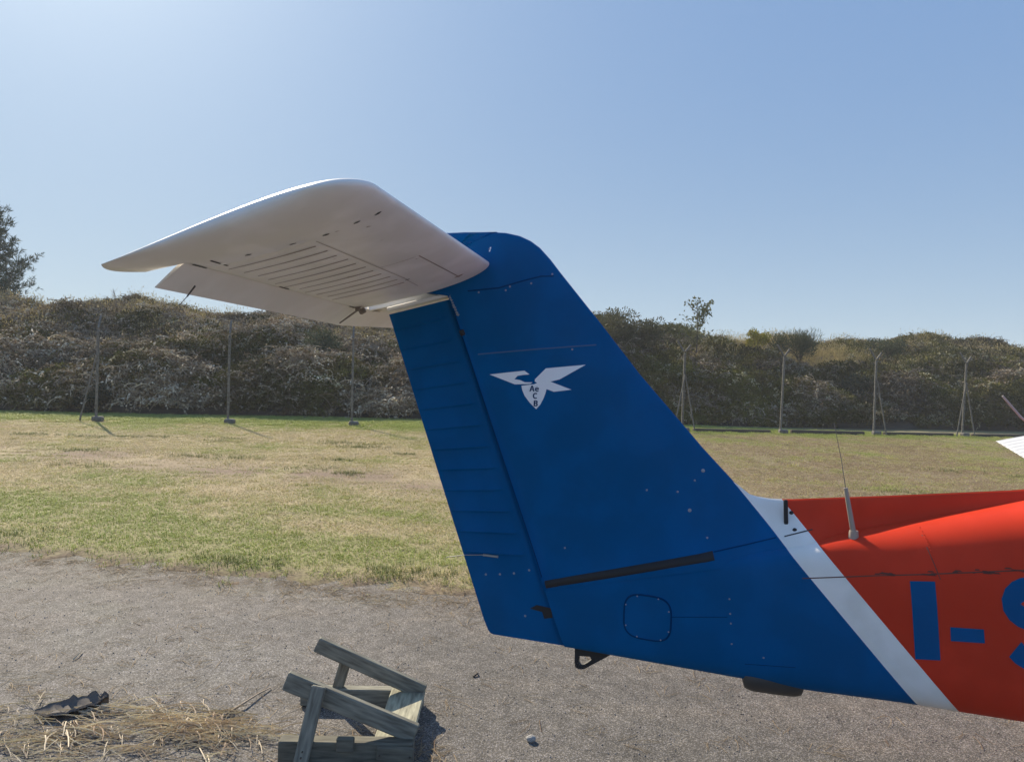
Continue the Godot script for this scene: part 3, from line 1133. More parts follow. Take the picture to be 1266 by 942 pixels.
func build_rudder() -> void:
	var te := [V(-0.045, 0.497), V(-0.076, 0.512), V(-0.090, 0.56)]
	# v parameter rows with ridges
	var vs := [0.0, 0.012, 0.035, 0.1, 0.2]
	var ridge := []
	var y := 0.845
	while y < 1.86:
		ridge.append(y); y += 0.0875
	var marks := []
	for r in ridge:
		for d in [-0.006, -0.002, 0.0, 0.006, 0.012]: marks.append(r + d)
	var rows := []
	var amp := []
	var ys := [0.497, 0.502, 0.515, 0.56, 0.64, 0.74, 0.80]
	ys.append_array(marks)
	ys.append_array([1.87, 1.88])
	for yy in ys:
		var tx: float
		if yy < 0.56: tx = lerp(-0.045, -0.090, sqrt((yy - 0.497) / 0.063))
		else: tx = lerp(-0.090, -0.582, (yy - 0.56) / 1.32)
		var a := V(hinge_x(yy + 0.01) - 0.010, yy)
		a.x = hinge_x(a.y) - 0.010
		var lift: float = lerp(0.0, 0.07, clamp((yy - 0.5) / 1.38, 0.0, 1.0))
		var h := V(hinge_x(yy + lift) - 0.003, yy + lift)
		var row := []
		for j in 21: row.append(V(tx, yy).lerp(h, j / 20.0))
		rows.append(row)
		var k := 0.0
		for r in ridge:
			var d: float = yy - r
			if abs(d - 0.006) < 0.0005: k = 0.006
			if abs(d) < 0.0005: k = 0.009
			if abs(d + 0.002) < 0.0005: k = -0.001
		amp.append(k)
	var st := mb()
	for sd in [1.0, -1.0]:
		var g3 := []
		for i in rows.size():
			var row := []
			for j in 21:
				var p: Vector2 = rows[i][j]
				var q := j / 20.0
				var t: float = lerp(0.0025, 0.030, q)
				if q > 0.9: t *= sqrt(max(0.0, 1.0 - pow((q - 0.9) / 0.1, 2.0) * 0.8))
				t += amp[i] * smoothstep(0.04, 0.10, q) * (1.0 - smoothstep(0.80, 0.84, q))
				row.append(Vector3(p.x, p.y, sd * t))
			g3.append(row)
		grid(st, g3)
	st.set_smooth_group(-1)
	for i in [0, rows.size() - 1]:
		var rr := []
		for j in 21:
			var p: Vector2 = rows[i][j]
			var t: float = lerp(0.0025, 0.030, j / 20.0)
			rr.append([Vector3(p.x, p.y, t), Vector3(p.x, p.y, -t)])
		grid(st, rr)
	for j in [0, 20]:
		var rr := []
		for i in rows.size():
			var p: Vector2 = rows[i][j]
			var t := 0.0025 if j == 0 else 0.0137
			rr.append([Vector3(p.x, p.y, t), Vector3(p.x, p.y, -t)])
		grid(st, rr)
	var rud := commit("rudder", st, M.blue, air)
	var rz := func(x, yy):
		var a := hinge_x(yy)
		var tx: float = lerp(-0.090, -0.582, (yy - 0.56) / 1.32)
		return lerp(0.0025, 0.030, clamp((x - tx) / (a - tx), 0.0, 1.0))
	st = mb()
	studs(st, [V(-0.085, 0.757), V(-0.020, 0.766), V(0.044, 0.778), V(0.112, 0.800), V(0.10, 0.60)], 0.006, rz)
	var sc := commit("screws", st, M.screw, rud)
	sc.set_meta("kind", "stuff")
	st = mb()
	decal(st, PackedVector2Array([V(0.12, 0.635), V(0.15, 0.655), V(0.215, 0.650), V(0.222, 0.610), V(0.185, 0.600), V(0.175, 0.628)]), rz, 0.002)
	commit("hinge_cutout", st, M.black, rud)
	st = mb()
	tube(st, [Vector3(-0.03, 0.842, 0.014), Vector3(-0.10, 0.842, 0.012)], 0.006, 0.005, 6)
	tube(st, [Vector3(-0.10, 0.842, 0.012), Vector3(-0.19, 0.832, 0.010), Vector3(-0.27, 0.815, 0.010)], 0.002, 0.0014, 5)
	commit("static_wick", st, M.metal, rud)
	# white fairing strip capping the rudder, sagging hinge wire
	st = mb()
	var a := Vector3(-0.582, 1.893, 0)
	var b := Vector3(-0.285, 1.966, 0)
	var d := (b - a).normalized()
	box(st, (a + b) * 0.5 + Vector3(0, 0.008, 0), Vector3(a.distance_to(b), 0.018, 0.064), Basis(d, Vector3(-d.y, d.x, 0), Vector3.BACK), 0.005)
	commit("rudder_cap", st, M.white, rud)
	st = mb()
	var wp := []
	for i in 30:
		var q := i / 29.0
		wp.append(Vector3(-0.284, 1.965, 0.038).lerp(Vector3(-0.238, 1.875, 0.040), q) + Vector3(0.004 * sin(i * 1.9), 0, 0.004 * cos(i * 1.9)))
	tube(st, wp, 0.0065, 0.0055, 6)
	commit("hinge_spring", st, M.screw, rud)
	st = mb()
	tube(st, [Vector3(-0.238, 1.875, 0.040), Vector3(-0.222, 1.815, 0.038)], 0.002, 0.002, 5)
	box(st, Vector3(-0.219, 1.805, 0.040), Vector3(0.022, 0.026, 0.018), Basis(Vector3.BACK, 0.4), 0.005)
	commit("spring_anchor", st, M.black, rud)

# tailplane: pitched nose-up, constant chord
const TP := {x = -0.1079, y = 2.1034, p = 17.223, dx = 0.04, dy = 0.0325, c = 0.7766, zt = 1.4444, zr = 0.05, t = 0.113, hu = 0.815}
func tp_pt(u: float, sg: float, z: float, n: float) -> Vector3:
	var a := deg_to_rad(TP.p)
	return Vector3(TP.x + TP.dx * z - u * TP.c * cos(a) - n * sg * sin(a), TP.y + TP.dy * z - u * TP.c * sin(a) + n * sg * cos(a), z)

func build_tailplane(sd: float) -> void:
	var o := Node3D.new()
	o.name = "tailplane"
	air.add_child(o, true)
	var flip := func(p: Vector3) -> Vector3: return Vector3(p.x, p.y, p.z * sd) if sd > 0 else Vector3(p.x, p.y - 2.0 * TP.dy * p.z * 0.0, -p.z)
	var beads := []
	for i in 12: beads.append(0.36 + i * 0.076)
	var zs := [TP.zr, 0.12, 0.25]
	for b in beads:
		for d in [-0.012, -0.004, 0.0, 0.004, 0.012]: zs.append(b + d)
	zs.append(1.285)
	var us := []
	for i in 15: us.append(pow(i / 14.0, 2.0) * 0.30)
	for u in [0.34, 0.36, 0.375, 0.39, 0.45, 0.52, 0.6, 0.68, 0.74, 0.77, 0.785, 0.80, 0.815]: us.append(u)
	var rows := []
	for z in zs:
		var k := 0.0
		for b in beads:
			if abs(z - b) < 0.001: k = 1.0
			elif abs(abs(z - b) - 0.004) < 0.001: k = 0.75
		var row := []
		for sg in [1.0, -1.0]:
			var list := us.duplicate()
			if sg > 0: list.reverse()
			for u in list:
				if sg < 0 and u == 0.0: continue
				var n := naca(u, TP.t) * TP.c
				n += k * 0.0042 * smoothstep(0.36, 0.385, u) * (1.0 - smoothstep(0.77, 0.795, u))
				row.append(flip.call(tp_pt(u, sg, z, n)))
		rows.append(row)
	var st := mb()
	grid(st, rows, true)
	st.set_smooth_group(-1)
	fan(st, rows[0])
	var main := commit("tailplane_panel", st, M.white, o)
	# rounded tip block with full chord
	st = mb()
	rows = []
	for i in 15:
		var q := sin(i / 14.0 * PI * 0.5) if i > 0 else 0.0
		var z: float = lerp(1.285, TP.zt, q)
		var e := sqrt(max(0.0, 1.0 - q * q))
		var u0: float = 0.20 * (1.0 - e)
		var u1: float = 1.0 + 0.12 * q * (1.0 - 0.8 * q * q)
		var row := []
		for sg in [1.0, -1.0]:
			for j in 29:
				if sg < 0 and j == 0: continue
				var f: float = pow(j / 28.0, 1.8)
				if sg > 0: f = pow(1.0 - j / 28.0, 1.8)
				var n: float = max(naca(f, TP.t), 0.003) * TP.c * max(pow(e, 0.8), 0.10)
				row.append(flip.call(tp_pt(lerp(u0, u1, f), sg, z, n)))
		rows.append(row)
	grid(st, rows, true)
	fan(st, rows[-1])
	st.set_smooth_group(-1)
	var cap := []
	for j in 4: cap.append([rows[0][j], rows[0][56 - j]])
	grid(st, cap)
	commit("tailplane_tip", st, M.white, o)
	# hinged tab, hanging further down
	st = mb()
	var a := deg_to_rad(TP.p)
	var ta := deg_to_rad(TP.p + 21.0)
	rows = []
	for i in 9:
		var z: float = lerp(0.0, 1.277, i / 8.0)
		var hp := tp_pt(0.822, -1.0, z, 0.004)
		var row := []
		for q in [[0.0, 0.0], [0.002, 0.006], [0.135, 0.0015], [0.135, -0.0015], [0.002, -0.006]]:
			row.append(flip.call(hp + Vector3(-q[0] * cos(ta) - q[1] * sin(ta), -q[0] * sin(ta) + q[1] * cos(ta), 0)))
		rows.append(row)
	st.set_smooth_group(-1)
	grid(st, rows, true)
	fan(st, rows[0]); fan(st, rows[-1])
	var tab := commit("trim_tab", st, M.white, o)
	# dark slit along the hinge and drain slots underneath
	st = mb()
	for z in [1.193, 1.16, 1.10, 1.207]: pass
	for q in [[0.286, 1.193], [0.153, 1.193], [0.070, 1.178], [0.419, 1.207], [0.601, 1.222], [0.345, 0.393]]:
		var u: float = q[0]
		var z: float = q[1]
		var rw := []
		for i in 3:
			var uu: float = u - 0.014 + 0.014 * i
			var row := []
			for j in 3: row.append(flip.call(tp_pt(uu, -1.0, z + (j - 1) * (0.005 if i == 1 else 0.002), naca(uu, TP.t) * TP.c + 0.0012)))
			rw.append(row)
		grid(st, rw)
	for q in [[0.735, 1.165, 1.255], [0.81, 1.19, 1.26], [0.80, 0.70, 0.77], [0.81, 0.09, 0.16]]:
		var rw := []
		for i in 2:
			var row := []
			for j in 4: row.append(flip.call(tp_pt(q[0] + i * 0.009, -1.0, lerp(q[1], q[2], j / 3.0), naca(q[0] + i * 0.009, TP.t) * TP.c + 0.0016)))
			rw.append(row)
		grid(st, rw)
	commit("drain_slots", st, M.seam, main).set_meta("kind", "stuff")
	# skin laps underneath
	st = mb()
	for q in [[0.155, 0.655, 0.155, 0.15, 0.004], [0.345, 1.17, 0.345, 0.40, 0.0024], [0.17, 0.66, 0.34, 0.68, 0.002], [0.35, 0.40, 0.36, 0.24, 0.002]]:
		var rw := []
		for i in 25:
			var f := i / 24.0
			var u: float = lerp(q[0], q[2], f)
			var z: float = lerp(q[1], q[3], f)
			var row := []
			for k in [-1.0, 1.0]:
				var uu: float = u + (k * q[4] * 0.7 if q[1] != q[3] and abs(q[0] - q[2]) < 0.02 else 0.0)
				var zz: float = z + (k * q[4] * 0.6 if abs(q[0] - q[2]) >= 0.02 else 0.0)
				row.append(flip.call(tp_pt(uu, -1.0, zz, naca(uu, TP.t) * TP.c + 0.0013)))
			rw.append(row)
		grid(st, rw)
	var laps := commit("skin_lap", st, mat(Color(0.30, 0.24, 0.19), 0.7), main)
	laps.set_meta("kind", "stuff")
	st = mb()
	for b in range(0, 11):
		var zb: float = beads[b] + 0.0085
		var rw := []
		var u0: float = 0.372 + rng.randf_range(0.0, 0.012)
		var u1: float = lerp(0.74, 0.80, rng.randf())
		for i in 17:
			var f := i / 16.0
			var u: float = lerp(u0, u1, f)
			var hw: float = 0.0024 * (1.0 - 0.65 * f) * rng.randf_range(0.8, 1.2)
			rw.append([flip.call(tp_pt(u, -1.0, zb - hw, naca(u, TP.t) * TP.c + 0.0026)), flip.call(tp_pt(u, -1.0, zb + hw, naca(u, TP.t) * TP.c + 0.0013))])
		grid(st, rw)
	var dirt := commit("dirt_lines", st, mat(Color(0.33, 0.26, 0.20), 0.9), main)
	dirt.set_meta("kind", "stuff")
	st = mb()
	for i in 16:
		var u0 := rng.randf_range(0.05, 0.5)
		var z0 := rng.randf_range(0.15, 1.38)
		var du := rng.randf_range(0.006, 0.03)
		var dz := rng.randf_range(-0.012, 0.012)
		var hw := rng.randf_range(0.0008, 0.002)
		tri(st, flip.call(tp_pt(u0, -1.0, z0, naca(u0, TP.t) * TP.c + 0.0014)), flip.call(tp_pt(u0 + du, -1.0, z0 + dz, naca(u0 + du, TP.t) * TP.c + 0.0014)), flip.call(tp_pt(u0 + du * 0.6, -1.0, z0 + dz + hw * 2.0, naca(u0 + du * 0.6, TP.t) * TP.c + 0.0014)))
	for q in [[0.15, 0.165, 0.020], [0.10, 1.40, 0.012], [0.93, 1.40, 0.02], [0.80, 0.10, 0.025]]:
		for i in 9:
			var a0 := TAU * i / 9.0
			var a1 := TAU * (i + 1) / 9.0
			var cc := func(a: float) -> Vector3:
				var uu: float = q[0] + q[2] * cos(a) * (1.3 + 0.4 * sin(a * 3.0))
				var zz: float = min(q[1] + q[2] * 0.5 * sin(a), 1.41)
				return flip.call(tp_pt(uu, -1.0, zz, naca(uu, TP.t) * TP.c * (1.0 if zz < 1.3 else sqrt(max(0.05, 1.0 - pow((zz - 1.285) / 0.16, 2.0)))) + 0.0014))
			if q[1] < 1.3: tri(st, flip.call(tp_pt(q[0], -1.0, q[1], naca(q[0], TP.t) * TP.c + 0.0015)), cc.call(a0), cc.call(a1))
	var stain := commit("stains", st, mat(Color(0.38, 0.30, 0.23), 0.8), main)
	stain.set_meta("kind", "stuff")
	st = mb()
	tube(st, [flip.call(tp_pt(0.90, -1.0, 1.17, 0.052)), flip.call(tp_pt(0.945, -1.0, 1.172, 0.076))], 0.003, 0.0026, 6)
	tube(st, [flip.call(tp_pt(0.945, -1.0, 1.172, 0.076)), flip.call(tp_pt(0.985, -1.0, 1.175, 0.094)), flip.call(tp_pt(1.025, -1.0, 1.175, 0.103))], 0.0014, 0.0008, 5)
	commit("static_wick", st, mat(Color(0.06, 0.055, 0.05), 0.6), tab)
	if sd > 0:
		st = mb()
		tube(st, [tp_pt(0.79, -1.0, 0.085, 0.025), tp_pt(0.93, -1.0, 0.10, 0.064)], 0.0045, 0.0035, 6)
		box(st, tp_pt(0.795, -1.0, 0.06, 0.035), Vector3(0.03, 0.022, 0.02), Basis(Vector3.BACK, 0.5), 0.004)
		box(st, tp_pt(0.80, -1.0, 0.095, 0.022), Vector3(0.02, 0.03, 0.012), Basis(Vector3.BACK, -0.2), 0.003)
		commit("tab_rod", st, mat(Color(0.24, 0.20, 0.16), 0.6, 0.3), tab)

func build_emblem() -> void:
	var st := mb()
	var wing := PackedVector2Array([V(-0.089, 1.629), V(-0.015, 1.640), V(0.065, 1.651), V(0.088, 1.636), V(0.057, 1.632), V(0.036, 1.628), V(0.022, 1.613), V(0.045, 1.611), V(0.069, 1.602), V(0.102, 1.603), V(0.094, 1.596), V(0.025, 1.591)])
	var body := PackedVector2Array([V(0.112, 1.616), V(0.158, 1.664), V(0.326, 1.685), V(0.219, 1.620), V(0.180, 1.609), V(0.271, 1.579), V(0.196, 1.567), V(0.164, 1.577), V(0.160, 1.559), V(0.152, 1.536), V(0.139, 1.510), V(0.122, 1.490), V(0.093, 1.516), V(0.069, 1.545), V(0.058, 1.569), V(0.054, 1.587), V(0.109, 1.595), V(0.122, 1.601), V(0.112, 1.607)])
	decal(st, wing, fin_t, 0.0022)
	decal(st, body, fin_t, 0.0022)
	var e := commit("bird_emblem", st, M.emblem, air)
	var font := SystemFont.new()
	font.font_names = PackedStringArray(["Droid Sans"])
	font.font_weight = 700
	for q in [["Ae", 0.111, 1.576], ["C", 0.1145, 1.546], ["B", 0.119, 1.514]]:
		var tm := TextMesh.new()
		tm.text = q[0]
		tm.font = font
		tm.font_size = 32
		tm.pixel_size = 0.00106
		tm.depth = 0.001
		var mi := MeshInstance3D.new()
		mi.mesh = tm
		mi.material_override = M.blue_dark
		mi.name = "emblem_letter"
		e.add_child(mi, true)
		mi.position = Vector3(q[1], q[2], fin_t(q[1], q[2]) + 0.0034)

func build_tail_fittings() -> void:
	# tie-down loop: a plate bent into a triangle
	var outer := PackedVector2Array([V(0.318, 0.51), V(0.320, 0.425), V(0.324, 0.405), V(0.340, 0.398), V(0.362, 0.402), V(0.472, 0.478), V(0.475, 0.52)])
	var inner := PackedVector2Array([V(0.338, 0.455), V(0.337, 0.424), V(0.345, 0.415), V(0.358, 0.419), V(0.392, 0.444), V(0.385, 0.458)])
	var st := mb()
	st.set_smooth_group(-1)
	var pieces := [PackedVector2Array([outer[0], outer[1], outer[2], outer[3], inner[2], inner[1], inner[0]]), PackedVector2Array([outer[3], outer[4], outer[5], inner[4], inner[3], inner[2]]), PackedVector2Array([outer[0], inner[0], inner[5], inner[4], outer[5], outer[6]])]
	for pc in pieces:
		var ix := Geometry2D.triangulate_polygon(pc)
		for z in [0.012, -0.012]:
			for i in range(0, ix.size(), 3):
				tri(st, Vector3(pc[ix[i]].x, pc[ix[i]].y, z), Vector3(pc[ix[i + 1]].x, pc[ix[i + 1]].y, z), Vector3(pc[ix[i + 2]].x, pc[ix[i + 2]].y, z))
	for loop in [outer, inner]:
		for i in loop.size():
			var a: Vector2 = loop[i]
			var b: Vector2 = loop[(i + 1) % loop.size()]
			quad(st, Vector3(a.x, a.y, 0.012), Vector3(b.x, b.y, 0.012), Vector3(b.x, b.y, -0.012), Vector3(a.x, a.y, -0.012))
	commit("tie_down_loop", st, M.black, air)
	# flat grey blister under the tail
	st = mb()
	var rows := []
	for i in 13:
		var q := i / 12.0
		var x: float = lerp(0.985, 1.235, q)
		var e := pow(max(0.0, 1.0 - pow(abs(q * 2.0 - 1.0), 6.0)), 0.4)
		var row := []
		for j in 16:
			var a := TAU * j / 16
			row.append(Vector3(x, 0.51 + (0.068 if sin(a) < 0 else 0.02) * sin(a) * e, 0.10 + 0.055 * cos(a) * e))
		rows.append(row)
	grid(st, rows, true)
	commit("belly_blister", st, mat(Color(0.055, 0.05, 0.045), 0.5), air)
	# black strap and grommets on the white fairing
	st = mb()
	var zb := fin_t(1.135, 1.12)
	box(st, Vector3(1.136, 1.120, zb + 0.012), Vector3(0.016, 0.134, 0.012), Basis(Vector3.BACK, 0.06), 0.003)
	commit("black_strap", st, M.black, air)
	for q in [V(1.157, 1.134), V(1.168, 1.076)]:
		st = mb()
		studs(st, [q], 0.009, func(x, y): return fin_t(x, y) + 0.001)
		commit("grommet", st, M.black, air)
	# mast aerial with a thin whip
	st = mb()
	var b := Vector3(1.372, 1.088, 0.115)
	var t := Vector3(1.337, 1.258, 0.115)
	tube(st, [b - Vector3(0, 0.02, 0), b + Vector3(0, 0.012, 0)], 0.019, 0.016, 10)
	tube(st, [b, b.lerp(t, 0.5), t], 0.0105, 0.008, 8)
	var mast := commit("mast_aerial", st, mat(Color(0.33, 0.29, 0.24), 0.5), air)
	st = mb()
	tube(st, [t, t + Vector3(-0.018, 0.10, 0), t + Vector3(-0.05, 0.24, 0)], 0.0016, 0.001, 5)
	commit("whip", st, M.grey_plastic, mast)
	st = mb()
	tube(st, [Vector3(2.30, 1.34, 0.0), Vector3(2.22, 1.33, 0.0)], 0.02, 0.018, 8)
	tube(st, [Vector3(2.24, 1.335, 0.0), Vector3(2.10, 1.41, 0), Vector3(1.94, 1.55, 0.0), Vector3(1.879, 1.623, 0.0)], 0.0055, 0.004, 7)
	commit("whip_aerial", st, mat(Color(0.45, 0.42, 0.38), 0.5), air)

func build_wing(sd: float) -> void:
	var a := deg_to_rad(7.0)
	var P := func(u: float, sg: float, z: float, add: float) -> Vector3:
		var c: float = table([[0.4, 1.75], [2.6, 1.6], [5.35, 1.08]], z)
		var n: float = naca(u, 0.14) * c + add
		var te := Vector3(3.49, 0.545 + 0.1155 * (z - 0.5), z)
		return Vector3(te.x + (1.0 - u) * c * cos(a) - n * sg * sin(a), te.y + (1.0 - u) * c * sin(a) + n * sg * cos(a), z * sd)
	var contour := func(u0: float, u1: float, z: float, add: float, sc := 1.0) -> Array:
		var row := []
		for j in 20:
			var u: float = lerp(u1, u0, pow(j / 19.0, 0.6))
			row.append(P.call(u, 1.0, z, add))
		for j in 20:
			var u: float = lerp(u0, u1, pow(j / 19.0, 1.7))
			row.append(P.call(u, -1.0, z, add))
		return row
	var secs := [["wing", 0.0, 0.745, 0.3, 5.14, 0], ["flap", 0.752, 1.0, 0.6, 2.70, 20], ["aileron", 0.752, 1.0, 2.72, 5.22, 24]]
	var node := Node3D.new()
	node.name = "wing_assembly"
	air.add_child(node, true)
	for q in secs:
		var st := mb()
		var rows := []
		if q[5] == 0:
			for i in 13: rows.append(contour.call(q[1], q[2], lerp(q[3], q[4], i / 12.0), 0.0))
		else:
			for i in q[5]:
				var z: float = lerp(q[3] + 0.03, q[4] - 0.03, float(i) / (q[5] - 1))
				if i == 0: rows.append(contour.call(q[1], q[2], q[3], 0.0))
				for d in [[-0.014, 0.0], [0.0, -0.011], [0.014, 0.0]]: rows.append(contour.call(q[1], q[2], z + d[0], d[1]))
			rows.append(contour.call(q[1], q[2], q[4], 0.0))
		grid(st, rows, true)
		st.set_smooth_group(-1)
		fan(st, rows[0]); fan(st, rows[-1])
		commit(q[0], st, M.wing, node)
	var st := mb()
	var rows := []
	for i in 9:
		var q := sin(i / 8.0 * PI * 0.5)
		var row := []
		for p in contour.call(0.12 * (1.0 - sqrt(1.0 - q * q)), 0.745, 5.15, 0.0):
			var mid: Vector3 = P.call(0.4, 0.0, 5.15, 0.0)
			var r := sqrt(1.0 - q * q * 0.97)
			row.append(Vector3(p.x, lerp(mid.y + (p.x - mid.x) * tan(a), p.y, r), (5.15 + 0.19 * q) * sd))
		rows.append(row)
	grid(st, rows, true)
	st.set_smooth_group(-1)
	fan(st, rows[0]); fan(st, rows[-1])
	commit("wing_tip", st, M.wing, node)

func wheel(at: Vector3, r: float, w: float, called: String) -> void:
	var o := Node3D.new()
	o.name = called
	air.add_child(o, true)
	o.position = at
	var st := mb()
	var rows := []
	for i in 13:
		var a := PI * i / 12.0
		var row := []
		for j in 28:
			var b := TAU * j / 28
			var rr := r * (0.72 + 0.28 * sin(a))
			row.append(Vector3(cos(b) * rr, sin(b) * rr, cos(a) * w * 0.5))
		rows.append(row)
	grid(st, rows, true)
	commit("tyre", st, M.rubber, o)
	st = mb()
	tube(st, [Vector3(0, 0, -w * 0.42), Vector3(0, 0, w * 0.42)], r * 0.70, r * 0.70, 20)
	commit("rim", st, M.metal, o)
	st = mb()
	tube(st, [Vector3(0, 0, w * 0.62), Vector3(0, 0, w * 0.60), Vector3(0.02, 0.62 - at.y + 0.12, w * 0.60)], 0.03, 0.035, 8)
	tube(st, [Vector3(0, 0, 0), Vector3(0, 0, w * 0.62)], 0.02, 0.02, 8)
	commit("leg", st, M.white, o)

func build_front() -> void:
	wheel(Vector3(4.15, 0.20, 1.55), 0.20, 0.15, "main_wheel")
	wheel(Vector3(4.15, 0.20, -1.55), 0.20, 0.15, "main_wheel")
	wheel(Vector3(6.15, 0.18, 0.0), 0.18, 0.13, "nose_wheel")
	# cabin glazing
	for sd in [1.0, -1.0]:
		for w in [[V(3.10, 1.50), V(3.62, 1.50), V(3.62, 1.86), V(3.36, 1.84)], [V(3.70, 1.48), V(4.62, 1.46), V(4.50, 1.88), V(3.72, 1.88)]]:
			var st := mb()
			decal(st, PackedVector2Array(w), func(x, y): return f_z(x, y), 0.004, 0.06)
			var mi := commit("side_window", st, M.pane, air)
			if sd < 0: mi.rotation.y = 0.0; mi.scale.z = -1.0
	var st := mb()
	var rows := []
	for i in 9:
		var x: float = lerp(4.83, 5.30, i / 8.0)
		var row := []
		for j in 15: row.append(f_point(x, lerp(0.42, PI - 0.42, j / 14.0)) + Vector3(0.006, 0.006, 0))
		rows.append(row)
	grid(st, rows)
	commit("windscreen", st, M.pane, air)
	# spinner and two propeller blades
	st = mb()
	rows = []
	for i in 9:
		var q := i / 8.0
		var row := []
		for j in 20:
			var a := TAU * j / 20
			var r := 0.16 * sqrt(max(0.0, 1.0 - q * q)) + 0.002
			row.append(Vector3(6.72 + 0.28 * q, 1.11 + r * sin(a), r * cos(a)))
		rows.append(row)
	grid(st, rows, true)
	fan(st, rows[0])
	commit("spinner", st, M.white, air)
	for sg in [-1.0, 1.0]:
		st = mb()
		rows = []
		for i in 11:
			var q := i / 10.0
			var r: float = lerp(0.10, 0.93, q)
			var tw: float = lerp(1.0, 0.25, q)
			var c: float = 0.07 * sin(PI * lerp(0.25, 0.9, q)) + 0.02
			var row := []
			for j in 10:
				var a := TAU * j / 10
				var p := Vector2(cos(a) * 0.012, sin(a) * c).rotated(tw)
				row.append(Vector3(6.82 + p.x, 1.11 + sg * r * 0.35, 0.0) + Vector3(0, p.y * 0.94, 0) + Vector3(0, 0, sg * r * 0.937 - p.y * 0.35))
			rows.append(row)
		grid(st, rows, true)
		fan(st, rows[0]); fan(st, rows[-1])
		commit("propeller_blade", st, M.black, air)

# ------------------------------------------------------------------ small things on the asphalt
func plank(called: String, parent: Node3D, a: Vector3, b: Vector3, high: float, thick: float, face: Vector3) -> void:
	var d := (b - a)
	var x := d.normalized()
	var z := (face - x * face.dot(x)).normalized()
	var y := z.cross(x)
	var st := mb()
	box(st, Vector3.ZERO, Vector3(d.length(), high, thick), Basis.IDENTITY, 0.005)
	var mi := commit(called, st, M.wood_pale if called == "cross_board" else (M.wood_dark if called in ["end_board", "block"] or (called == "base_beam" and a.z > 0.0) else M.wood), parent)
	mi.transform = Transform3D(Basis(x, y, z), (a + b) * 0.5)

func strand(st: SurfaceTool, p0: Vector3, dir: float, ln: float, bend: float, w: float, lift: float) -> void:
	var pts := []
	var a := dir
	var p := p0
	for i in 6:
		pts.append(p)
		p += Vector3(cos(a), 0, sin(a)) * ln / 5.0
		p.y = p0.y + lift * sin(PI * (i + 1) / 5.0)
		a += bend / 5.0
	for i in 5:
		var d: Vector3 = (pts[i + 1] - pts[i]).normalized()
		var u := Vector3(-d.z, 0, d.x) * w
		quad(st, pts[i] - u, pts[i] + u, pts[i + 1] + u, pts[i + 1] - u)
		var v := Vector3(0, w, 0)
		quad(st, pts[i] - v, pts[i] + v, pts[i + 1] + v, pts[i + 1] - v)

